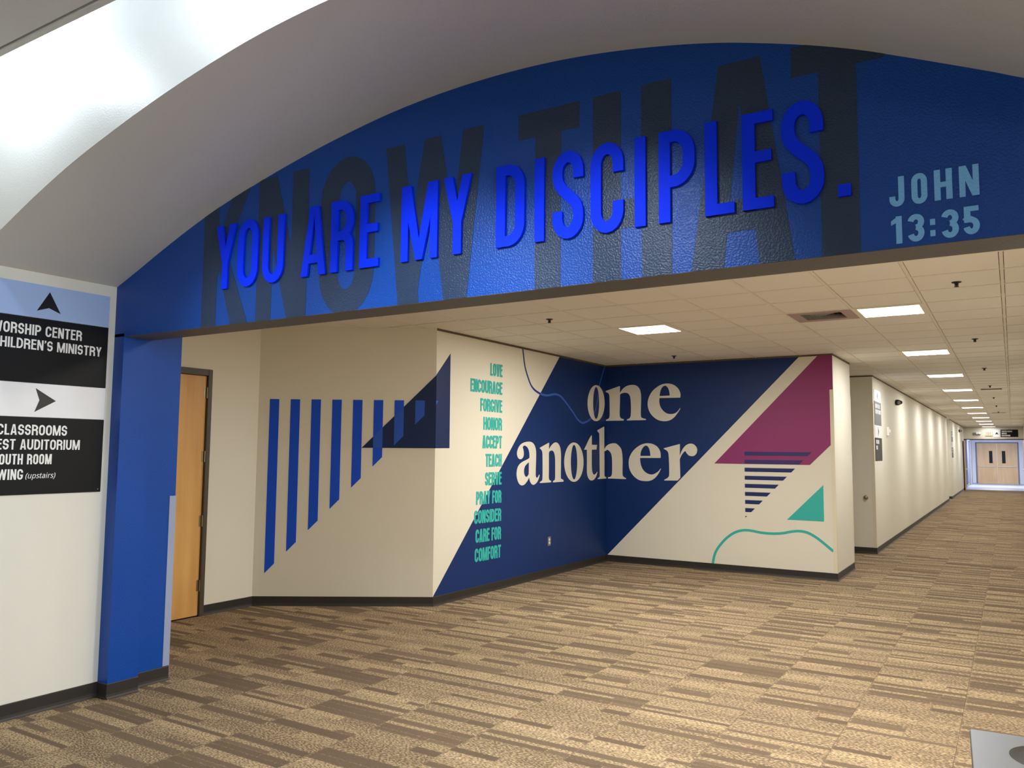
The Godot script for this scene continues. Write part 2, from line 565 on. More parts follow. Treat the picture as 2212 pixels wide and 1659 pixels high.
	for k in 10:
		var m := mat(255, 255, 255, 0.97, 0.15)
		m.albedo_texture = carpet(k, n1, n2)
		m.normal_enabled = true
		m.normal_texture = pile
		m.normal_scale = 0.6
		M.carpet.append(m)

# ---------------------------------------------------------------- lamps
func area(parent: Node3D, at: Vector3, size: Vector2, energy: float, color: Color, turn := Vector3(-90, 0, 0)) -> void:
	var l := AreaLight3D.new()
	l.name = "area_light"
	l.area_size = size
	l.light_energy = energy
	l.light_color = color
	l.shadow_enabled = true
	l.area_range = 30.0
	l.position = at
	l.rotation_degrees = turn
	parent.add_child(l, true)

# recessed 2 ft troffer hung in the grid: frame, lens and its light
func troffer(x0: float, z0: float, energy: float, label: String, group := "", tint := WARM) -> void:
	var t := thing("ceiling_light", label, "light", Vector3(x0 + TILE / 2, CEIL, z0 - TILE / 2), 0, group)
	var o := TILE / 2 - 0.012
	var i := TILE / 2 - 0.045
	var st := mb()
	for s in [-1, 1]:
		bevel(st, Vector3(minf(s * o, s * i), -0.004, -o), Vector3(maxf(s * o, s * i), 0.01, o), 0.002)
		bevel(st, Vector3(-i, -0.004, minf(s * o, s * i)), Vector3(i, 0.01, maxf(s * o, s * i)), 0.002)
	obj("frame", st, M.tbar, t)
	st = mb()
	box(st, Vector3(-i, 0.006, -i), Vector3(i, 0.016, i))
	obj("lens", st, M.lens, t)
	area(t, Vector3(0, 0.004, 0), Vector2(i * 2, i * 2), energy, tint)

# ceiling spotlight on a short stem, aimed at the header
func spotlight(x: float, z: float, energy: float, aim: Vector3, label: String) -> void:
	var t := thing("spotlight", label, "light", Vector3(x, LOBBY, z), 0, "spotlights aimed at the header")
	var st := mb()
	lathe(st, [Vector2(0.05, 0.0), Vector2(0.05, -0.02), Vector2(0.012, -0.025), Vector2(0.012, -0.07), Vector2(0.0, -0.07)], Transform3D())
	obj("stem", st, M.white, t)
	var to := (aim - Vector3(x, LOBBY - 0.09, z)).normalized()
	var side := to.cross(Vector3.UP).normalized()
	var b := Basis(side, to, side.cross(to))
	st = mb()
	lathe(st, [Vector2(0.0, -0.08), Vector2(0.035, -0.08), Vector2(0.045, -0.04), Vector2(0.048, 0.05), Vector2(0.042, 0.05), Vector2(0.04, 0.036)], Transform3D(b, Vector3(0, -0.09, 0)))
	obj("can", st, M.white, t)
	st = mb()
	lathe(st, [Vector2(0.04, 0.036), Vector2(0.0, 0.038)], Transform3D(b, Vector3(0, -0.09, 0)))
	obj("lens", st, M.lenscool, t)
	var l := SpotLight3D.new()
	l.name = "spot_light"
	l.position = Vector3(0, -0.09, 0) + to * 0.06
	l.basis = Basis.looking_at(to)
	l.spot_angle = 26.0
	l.spot_angle_attenuation = 1.0
	l.spot_range = 30.0
	l.light_energy = energy
	l.light_color = COOL
	l.light_size = 0.04
	l.shadow_enabled = true
	t.add_child(l, true)

const WARM := Color(1.0, 0.988, 0.965)
const COOL := Color(0.90, 0.955, 1.0)
const E_TROFFER := 4.5
const E_MOUTH := 12.5
const E_ALCOVE := 10.0
const E_WINDOW := 23.0
const E_DOWN := 7.6
const E_COVE := 1.1
const E_LOBBY := 4.5

# ---------------------------------------------------------------- the scene
func _ready() -> void:
	rng.seed = 7
	# camera
	cam = Camera3D.new()
	cam.name = "camera"
	cam.position = Vector3(0.01721, 1.69264, 6.79646)
	cam.basis = Basis(Vector3.UP, 0.556769) * Basis(Vector3.RIGHT, 0.083143) * Basis(Vector3.BACK, 0.0085865)
	cam.fov = rad_to_deg(2.0 * atan(829.5 / 1732.84))
	cam.near = 0.05
	cam.far = 120.0
	add_child(cam)
	cam.current = true
	# sky seen only through the glass of the far vestibule, exposure
	var e := Environment.new()
	e.background_mode = Environment.BG_COLOR
	e.background_color = Color(0.93, 0.955, 1.0)
	e.background_energy_multiplier = 1.0
	e.tonemap_mode = Environment.TONE_MAPPER_LINEAR
	e.tonemap_exposure = 1.0
	e.sdfgi_enabled = true
	e.ssao_enabled = true
	e.ssil_enabled = true
	var we := WorldEnvironment.new()
	we.name = "environment"
	we.environment = e
	add_child(we)
	make_materials()
	build_lamps()
	build_shell()
	build_floor()
	build_ceiling()
	build_mural()
	build_header()
	build_signs()
	build_details()
	build_far_end()

func build_lamps() -> void:
	# alcove and corridor troffers, every sixth cell of the grid
	troffer(-6 * TILE, -2 * TILE, E_ALCOVE, "square lit troffer light in the alcove ceiling before the navy mural")
	troffer(-6 * TILE, 4 * TILE, 1.2, "square lit alcove light hidden behind the blue header")
	troffer(-2 * TILE, 4 * TILE, E_MOUTH, "square lit ceiling light above the corridor mouth, hidden behind the blue header")
	for k in 11:
		var l := "square lit ceiling light, %s of the corridor's row counted from the blue header" % ["first", "second", "third", "fourth", "fifth", "sixth", "seventh", "eighth", "ninth", "tenth", "eleventh"][k]
		if k == 0: l = "square lit corridor light beside the purplish air vent"
		elif k == 1: l = "square lit corridor light level with the mural wall's free end"
		troffer(-2 * TILE, -2 * TILE - 6 * TILE * k, E_TROFFER if k < 10 else 0.9, l, "corridor troffer lights", Color(0.985, 0.99, 1.0))
	# lobby: spotlights near the arch, panels further back, lamps hidden in the cove above the arch wall
	spotlight(-4.0, 5.6, E_DOWN * 0.55, Vector3(-3.8, 2.02, ZF), "ceiling spotlight aimed at the word YOU")
	spotlight(-2.7, 5.6, E_DOWN, Vector3(-2.5, 2.02, ZF), "ceiling spotlight aimed at the word MY")
	spotlight(-1.9, 5.6, E_DOWN * 0.8, Vector3(-1.55, 2.02, ZF), "ceiling spotlight aimed at the word DISCIPLES")
	for x in [-3.2, 0.6]:
		var t := thing("lobby_light", "long lit panel light in the lobby ceiling, %s" % ("nearer the sign wall" if x < 0 else "nearer the lobby window"), "light", Vector3(x, LOBBY, 8.6), 0, "panel lights in the lobby ceiling")
		var st := mb()
		for s in [-1, 1]:
			box(st, Vector3(-0.62, -0.006, s * 0.3 - 0.015), Vector3(0.62, 0.0, s * 0.3 + 0.015))
			box(st, Vector3(s * 0.605 - 0.015, -0.006, -0.285), Vector3(s * 0.605 + 0.015, 0.0, 0.285))
		obj("frame", st, M.tbar, t)
		st = mb()
		box(st, Vector3(-0.59, -0.004, -0.285), Vector3(0.59, 0.0, 0.285))
		obj("lens", st, M.lenscool, t)
		area(t, Vector3(0, -0.012, 0), Vector2(1.16, 0.55), E_LOBBY, COOL)
	for x in [-4.68, -2.68, -0.68, 1.32]:
		var t := thing("cove_light", "strip lamp hidden in the cove above the white arch wall, %s from the sign wall" % {-4.68: "first", -2.68: "second", -0.68: "third", 1.32: "fourth"}[x], "light", Vector3(x, 4.02, 4.74), 0, "lamps in the cove")
		var st := mb()
		bevel(st, Vector3(-0.16, 0.02, -0.03), Vector3(0.16, 0.07, 0.05), 0.006)
		obj("housing", st, M.white, t)
		st = mb()
		lathe(st, [Vector2(0.0, -0.15), Vector2(0.014, -0.15), Vector2(0.014, 0.15), Vector2(0.0, 0.15)], Transform3D(Basis(Vector3.BACK, PI / 2), Vector3(0, 0, 0)), 12)
		obj("tube", st, M.lenscool, t)
		var l := OmniLight3D.new()
		l.name = "omni_light"
		l.position = Vector3(0, -0.03, -0.02)
		l.light_energy = E_COVE
		l.light_color = COOL
		l.light_size = 0.02
		l.omni_range = 20.0
		l.shadow_enabled = true
		t.add_child(l, true)

func build_shell() -> void:
	# lobby
	wall("wall_left", Vector2(XLOB, 12.0), Vector2(XLOB, ZA), Vector2(1, 0), 0, 4.5, M.lobby, "off-white lobby wall")
	var st := mb()
	wallbody(st, Vector2(XLOB, ZA), Vector2(XLOB, ZF - 0.02), Vector2(1, 0), 0, 2.9)
	struct("wall_sign", st, M.lobby, "off-white wall under the vault that carries the wayfinding sign")
	wall("wall_back", Vector2(4.5, 12.0), Vector2(-5.5, 12.0), Vector2(0, -1), 0, 4.5, M.lobby, "lobby wall behind the viewer")
	st = mb()
	for s in [[4.4, 5.0, 0.0, 4.5], [7.0, 12.0, 0.0, 4.5], [5.0, 7.0, 0.0, 2.2], [5.0, 7.0, 3.45, 4.5]]: box(st, Vector3(4.5, s[2], s[0]), Vector3(4.65, s[3], s[1]))
	struct("wall_right", st, M.lobby, "lobby wall on the right with a daylit window")
	var w := Node3D.new()
	w.name = "window_2"
	add_child(w)
	w.position = Vector3(4.5, 0, 6.0)
	tag(w, "high lobby window that lets daylight in from the right", "", "", "structure")
	for z in [-0.97, 0.0, 0.97]:
		st = mb()
		bevel(st, Vector3(0.03, 2.2, z - 0.03), Vector3(0.12, 3.45, z + 0.03), 0.004)
		obj("post", st, M.greyframe, w)
	for y in [2.23, 3.42]:
		st = mb()
		bevel(st, Vector3(0.03, y - 0.03, -1.0), Vector3(0.12, y + 0.03, 1.0), 0.004)
		obj("rail", st, M.greyframe, w)
	for z in [-0.485, 0.485]:
		st = mb()
		box(st, Vector3(0.07, 2.26, z - 0.455), Vector3(0.076, 3.39, z + 0.455))
		obj("pane", st, M.glass, w)
	area(w, Vector3(-0.02, 2.83, 0), Vector2(1.9, 1.15), E_WINDOW, Color(0.93, 0.97, 1.0), Vector3(0, 90, 0))
	st = mb()
	box(st, Vector3(0.62, 0, 3.3), Vector3(4.65, 2.9, ZA))
	struct("wall_pier", st, M.lobby, "pier that carries the arch on the right")
	# arch wall: everything above the arch line, vault underneath
	var face := arch_line()
	var poly := PackedVector2Array()
	for p in face: poly.append(p)
	poly.append(Vector2(4.65, face[face.size() - 1].y)); poly.append(Vector2(4.65, 4.5)); poly.append(Vector2(-5.5, 4.5)); poly.append(Vector2(-5.5, face[0].y))
	st = mb()
	var ids := Geometry2D.triangulate_polygon(poly)
	for i in range(0, ids.size(), 3):
		var a := poly[ids[i]]; var b := poly[ids[i + 1]]; var c := poly[ids[i + 2]]
		tri(st, Vector3(a.x, a.y, ZA), Vector3(b.x, b.y, ZA), Vector3(c.x, c.y, ZA), Vector3.BACK)
		tri(st, Vector3(a.x, a.y, ZB), Vector3(b.x, b.y, ZB), Vector3(c.x, c.y, ZB), Vector3.FORWARD)
	struct("wall_arch", st, M.arch, "white arch wall above the vault")
	st = mb()
	for i in face.size() - 1:
		var n := []
		for k in [i, i + 1]:
			var t := (face[mini(k + 1, face.size() - 1)] - face[maxi(k - 1, 0)]).normalized()
			n.append(Vector3(t.y, -t.x, 0))
		squad(st, [Vector3(face[i].x, face[i].y, ZF - 0.1), Vector3(face[i + 1].x, face[i + 1].y, ZF - 0.1), Vector3(face[i + 1].x, face[i + 1].y, ZA), Vector3(face[i].x, face[i].y, ZA)], [n[0], n[1], n[1], n[0]])
	struct("ceiling_vault", st, M.arch, "smooth grey barrel vault")
	# lobby ceiling with an edge trim and groove along the cove slot, cove above
	st = mb()
	box(st, Vector3(-5.5, LOBBY, 4.902), Vector3(4.65, LOBBY + 0.08, 12.15))
	var lc := struct("ceiling_lobby", st, M.lobbyceil, "flat grey lobby ceiling")
	st = mb()
	bevel(st, Vector3(-5.345, LOBBY - 0.003, 4.85), Vector3(4.5, LOBBY + 0.08, 4.888), 0.004)
	obj("edge_trim", st, M.lobbyceil, lc)
	st = mb()
	box(st, Vector3(-5.345, LOBBY + 0.02, 4.887), Vector3(4.5, LOBBY + 0.075, 4.903))
	obj("groove", st, M.dark, lc)
	st = mb()
	box(st, Vector3(-5.5, 4.5, ZB), Vector3(4.65, 4.6, 12.15))
	struct("ceiling_cove", st, M.lobbyceil, "top of the cove above the lobby ceiling")
	st = mb()
	box(st, Vector3(-5.345, LOBBY + 0.08, 5.6), Vector3(4.5, 4.5, 5.65))
	struct("wall_cove", st, M.lobbyceil, "back of the cove above the lobby ceiling")
	# alcove
	st = mb()
	wallbody(st, Vector2(-5.5, 2.99), Vector2(XD - 0.15, 2.99), Vector2(0, -1), 0, CEIL + 0.15)
	struct("wall_return", st, M.wall, "beige wall behind the blue jamb")
	st = mb()
	wallbody(st, Vector2(XD, 2.99), Vector2(XD, 2.4), Vector2(1, 0), 0, CEIL + 0.15)
	wallbody(st, Vector2(XD, 2.4), Vector2(XD, 1.383), Vector2(1, 0), 2.505, CEIL + 0.15)
	wallbody(st, Vector2(XD, 1.383), Vector2(XD, 0.76), Vector2(1, 0), 0, CEIL + 0.15)
	struct("wall_door", st, M.wall, "beige wall with the wooden door")
	var an := Vector2(0.5464, 0.8375)
	M.wall_angled = wall("wall_angled", Vector2(XD, 0.76), Vector2(XM, -0.31), an, 0, CEIL + 0.15, M.wall, "angled beige wall painted with blue bars")
	M.wall_m1 = wall("wall_mural_side", Vector2(XM, -0.31), Vector2(XM, ZM - 0.15), Vector2(1, 0), 0, CEIL + 0.15, M.wall, "beige mural wall with the list of teal words")
	st = mb()
	box(st, Vector3(XM - 0.15, 0, -6.08), Vector3(-2.02, CEIL + 0.15, ZM))
	M.wall_m2 = struct("wall_mural_front", st, M.wall, "beige mural wall with the purple shape, ending in a free corner")
	st = mb()
	wallbody(st, Vector2(-5.55, -8.24), Vector2(XC, -8.24), Vector2(0, 1), 0, CEIL + 0.15)
	struct("wall_stub", st, M.wall, "beige wall end facing the lobby beside the corridor sign")
	wall("wall_recess", Vector2(-4.6, -6.0), Vector2(-4.6, -8.3), Vector2(1, 0), 0, CEIL + 0.15, M.wall, "end of the side passage")
	wall("wall_corridor", Vector2(XC, -8.39), Vector2(XC, -26.7), Vector2(1, 0), 0, CEIL + 0.15, M.wall, "long beige corridor wall")
	wall("wall_niche", Vector2(XC - 0.35, -26.6), Vector2(XC - 0.35, -28.6), Vector2(1, 0), 0, CEIL + 0.15, M.wall, "beige door niche in the corridor")
	st = mb()
	box(st, Vector3(XC - 0.4, 0, ZE - 0.1), Vector3(XC, CEIL + 0.15, -28.4))
	struct("wall_corridor_end", st, M.wall, "last stretch of the beige corridor wall")
	wall("wall_corridor_right", Vector2(XR, ZE - 0.1), Vector2(XR, ZB - 0.1), Vector2(-1, 0), 0, CEIL + 0.15, M.wall, "corridor wall on the right")
	# base
	var b := [
		["baseboard_left", Vector2(XLOB, 11.9), Vector2(XLOB, ZF), Vector2(1, 0), "black rubber base under the wayfinding sign"],
		["baseboard_pillar_front", Vector2(XLOB, ZF + 0.0), Vector2(-5.226, ZF + 0.0), Vector2(0, 1), "black rubber base on the narrow front of the blue pillar"],
		["baseboard_pillar", Vector2(-5.232, ZF + 0.006), Vector2(-5.232, ZB), Vector2(1, 0), "black rubber base on the blue pillar"],
		["baseboard_jamb", Vector2(-5.305, ZB), Vector2(-5.305, 2.99), Vector2(1, 0), "black rubber base on the recessed blue jamb"],
		["baseboard_door", Vector2(XD, 1.383), Vector2(XD, 0.76), Vector2(1, 0), "black rubber base right of the wooden door"],
		["baseboard_angled", Vector2(XD, 0.76), Vector2(XM + 0.004, -0.312), an, "black rubber base on the angled wall"],
		["baseboard_mural_side", Vector2(XM, -0.306), Vector2(XM, ZM), Vector2(1, 0), "black rubber base under the navy mural"],
		["baseboard_mural_front", Vector2(XM, ZM), Vector2(-2.014, ZM), Vector2(0, 1), "black rubber base under the purple shape"],
		["baseboard_return", Vector2(-2.02, ZM + 0.006), Vector2(-2.02, -6.08), Vector2(1, 0), "black rubber base on the mural wall's free end"],
		["baseboard_stub", Vector2(-4.6, -8.24), Vector2(XC + 0.006, -8.24), Vector2(0, 1), "black rubber base on the wall end with the knob"],
		["baseboard_corridor", Vector2(XC, -8.234), Vector2(XC, -26.7), Vector2(1, 0), "black rubber base along the corridor"],
		["baseboard_niche", Vector2(XC - 0.35, -28.4), Vector2(XC + 0.006, -28.4), Vector2(0, 1), "black rubber base in the door niche"],
		["baseboard_corridor_end", Vector2(XC, -28.394), Vector2(XC, ZE), Vector2(1, 0), "black rubber base at the corridor's end"],
		["baseboard_right", Vector2(XR, ZE), Vector2(XR, 3.2), Vector2(-1, 0), "black rubber base on the right-hand corridor wall"],
	]
	for s in b: baseboard(s[0], s[1], s[2], s[3], s[4])
	# thin dark brown strip where walls meet the lay-in ceiling
	var k := 0
	for s in [[Vector2(XM, ZM), Vector2(-2.02, ZM), Vector2(0, 1)], [Vector2(-2.02, ZM), Vector2(-2.02, -6.08), Vector2(1, 0)], [Vector2(-4.6, -8.24), Vector2(XC, -8.24), Vector2(0, 1)], [Vector2(XC, -8.24), Vector2(XC, -26.7), Vector2(1, 0)], [Vector2(XC, -28.4), Vector2(XC, ZE), Vector2(1, 0)], [Vector2(XM, -0.31), Vector2(XM, ZM), Vector2(1, 0)]]:
		k += 1
		st = mb()
		wallbody(st, s[0] + s[2] * 0.006, s[1] + s[2] * 0.006, s[2], CEIL - 0.022, CEIL + 0.01, 0.008)
		struct("trim_%d" % k, st, M.trim, "thin dark brown strip between wall and tiled ceiling")

# the arch in the plane of the header: springs at the lobby walls, rises to 3.6 m
func arch_line() -> PackedVector2Array:
	var c := [-5.36, 2.821, -5.104, 2.923, -4.901, 3.007, -4.609, 3.121, -4.332, 3.218, -4.067, 3.296, -3.735, 3.381, -3.423, 3.451, -3.131, 3.506, -2.822, 3.553, -2.503, 3.582, -2.207, 3.593, -1.932, 3.589, -1.675, 3.571, -1.435, 3.541, -1.211, 3.503, -1.002, 3.458, -0.805, 3.403, -0.621, 3.344, -0.448, 3.28, -0.285, 3.209, -0.131, 3.139, 0.014, 3.072, 0.1, 3.03, 0.35, 2.92, 0.63, 2.81]
	return curve(c)

# projected size of a horizontal square, 0 when out of the picture
func seen(at: Vector3, reach := 0.45) -> float:
	var v := cam.transform.affine_inverse() * at
	if v.z > -0.4: return 0.0
	var f := 1732.84 / -v.z
	if absf(v.x) * f > 1106.0 + reach * f or absf(v.y) * f > 829.5 + reach * f: return 0.0
	return f * f * absf(at.y - cam.position.y) / v.length()

func in_open(r: Rect2, areas: Array) -> bool:
	for a in areas:
		if r.intersects(a): return true
	return false

func build_floor() -> void:
	var st := mb()
	box(st, Vector3(-7.3, -0.15, ZE), Vector3(4.65, -0.007, 12.15))
	var fl := struct("floor", st, M.slab, "floor carpeted with square tiles in brown and tan bars")
	# one square carpet tile, top at y = 0
	var g := TILE / 2 - 0.0007
	var tile := func(s: SurfaceTool, at: Vector3) -> void:
		var c := [Vector3(-g, 0, -g), Vector3(g, 0, -g), Vector3(g, 0, g), Vector3(-g, 0, g)]
		var uv := [Vector2(0, 0), Vector2(1, 0), Vector2(1, 1), Vector2(0, 1)]
		for t in [[0, 1, 2], [0, 2, 3]]:
			for k in t:
				s.set_normal(Vector3.UP); s.set_tangent(Plane(1, 0, 0, 1)); s.set_uv(uv[k]); s.add_vertex(at + c[k])
		for k in 4:
			var a: Vector3 = c[k]; var b: Vector3 = c[(k + 1) % 4]
			var n := ((a + b) / 2.0).normalized()
			var low := Vector3(0, -0.006, 0)
			var q := [a, b, b + low, a + low]
			var order := [0, 1, 2, 0, 2, 3]
			if (q[1] - q[0]).cross(q[2] - q[0]).dot(n) > 0.0: order = [0, 2, 1, 0, 3, 2]
			for i in order:
				s.set_normal(n); s.set_tangent(Plane(1, 0, 0, 1)); s.set_uv(uv[k]); s.add_vertex(at + q[i])
	var meshes := []
	for m in M.carpet:
		var s := mb()
		tile.call(s, Vector3.ZERO)
		var me := s.commit()
		me.surface_set_material(0, m)
		meshes.append(me)
	var areas := [Rect2(XLOB, ZF, 4.5 - XLOB, 12.0 - ZF), Rect2(XD, -0.31, XR - XD, ZF + 0.31), Rect2(XM, ZM, XR - XM, -0.31 - ZM), Rect2(-4.6, -8.24, XR + 4.6, 8.24 + ZM), Rect2(XC - 0.35, ZE, XR - XC + 0.35, -8.24 - ZE)]
	var cells := []
	var x0 := -0.32 - TILE * 12
	var z0 := 0.28
	for i in range(0, 21):
		for j in range(-64, 21):
			var x := x0 + TILE * i
			var z := z0 + TILE * j
			if z < ZE or z > 12.0: continue
			if in_open(Rect2(x + 0.01, z + 0.01, TILE - 0.02, TILE - 0.02), areas):
				var c := Vector3(x + TILE / 2, 0, z + TILE / 2)
				if c.z - TILE / 2 < ZE: continue
				cells.append([seen(c), c, rng.randi() % M.carpet.size()])
	cells.sort_custom(func(a, b): return a[0] > b[0])
	var rest := []
	for m in M.carpet: rest.append(mb())
	for k in cells.size():
		var c = cells[k]
		if k < 300 and c[0] > 0.0:
			var o := MeshInstance3D.new()
			o.name = "carpet_tile" if k == 0 else "carpet_tile_%03d" % k
			o.mesh = meshes[c[2]]
			o.position = c[1]
			fl.add_child(o, true)
		else:
			tile.call(rest[c[2]], c[1])
	var am := ArrayMesh.new()
	for k in M.carpet.size():
		rest[k].commit(am)
		am.surface_set_material(am.get_surface_count() - 1, M.carpet[k])
	var far := MeshInstance3D.new()
	far.name = "carpet_further_off"
	far.mesh = am
	far.set_meta("kind", "stuff")
	fl.add_child(far, true)

func build_ceiling() -> void:
	var st := mb()
	box(st, Vector3(-7.3, CEIL + 0.06, ZE - 0.1), Vector3(XR + 0.15, CEIL + 0.2, ZB))
	var ce := struct("ceiling", st, M.slab, "lay-in ceiling of square tan panels in a light grid")
	var areas := [Rect2(XD, -0.31, XR - XD, ZB + 0.31), Rect2(XM, ZM, XR - XM, -0.31 - ZM), Rect2(-4.6, -8.24, XR + 4.6, 8.24 + ZM), Rect2(XC - 0.35, ZE, XR - XC + 0.35, -8.24 - ZE)]
	var skip := {Vector2i(-2, -4): 1, Vector2i(-6, -4): 1, Vector2i(-6, 2): 1, Vector2i(-3, 2): 1, Vector2i(-1, 20): 1, Vector2i(-1, 38): 1}
	for k in 11: skip[Vector2i(-2, 2 + 6 * k)] = 1
	var g := TILE / 2 - 0.0155
	var panel := mb()
	bevel(panel, Vector3(-g, 0.003, -g), Vector3(g, 0.02, g), 0.003)
	var pm := panel.commit()
	pm.surface_set_material(0, M.panelceil)
	var cells := []
	for i in range(-12, 1):
		for j in range(-6, 64):
			if skip.has(Vector2i(i, j)): continue
			var r := Rect2(i * TILE, -(j + 1) * TILE, TILE, TILE)
			if not in_open(r.grow(-0.01), areas): continue
			var c := Vector3((i + 0.5) * TILE, CEIL, -(j + 0.5) * TILE)
			if c.z + TILE / 2 > ZB + 0.3 or c.z - TILE / 2 < ZE: continue
			cells.append([seen(c), c])
	cells.sort_custom(func(a, b): return a[0] > b[0])
	var rest := mb()
	var left := 0
	for k in cells.size():
		var c = cells[k]
		if k < 300 and c[0] > 0.0:
			var o := MeshInstance3D.new()
			o.name = "ceiling_panel" if k == 0 else "ceiling_panel_%03d" % k
			o.mesh = pm
			o.position = c[1]
			ce.add_child(o, true)
		else:
			var lo: Vector3 = c[1] + Vector3(-g, 0.003, -g)
			box(rest, lo, lo + Vector3(2 * g, 0.017, 2 * g))
			left += 1
	if left: obj("panels_further_off", rest, M.panelceil, ce).set_meta("kind", "stuff")
	# main runners along the corridor, cross tees between them
	for i in range(-11, 1):
		var x := i * TILE
		var z1 := ZB if x < XR else ZB
		var zb := ZE if x > XC else (ZM if x > XM else -0.3)
		st = mb()
		bevel(st, Vector3(x - 0.012, CEIL - 0.001, zb), Vector3(x + 0.012, CEIL + 0.03, z1), 0.001)
		obj("main_runner", st, M.tbar, ce)
	for j in range(-5, 63):
		var z := -j * TILE
		if z < ZE + 0.1: continue
		var xa := XD if z > 0.0 else (XM if z > ZM else (-4.6 if z > -8.24 else XC))
		st = mb()
		bevel(st, Vector3(xa, CEIL, z - 0.012), Vector3(XR, CEIL + 0.03, z + 0.012), 0.001)
		obj("cross_tee", st, M.tbar, ce)

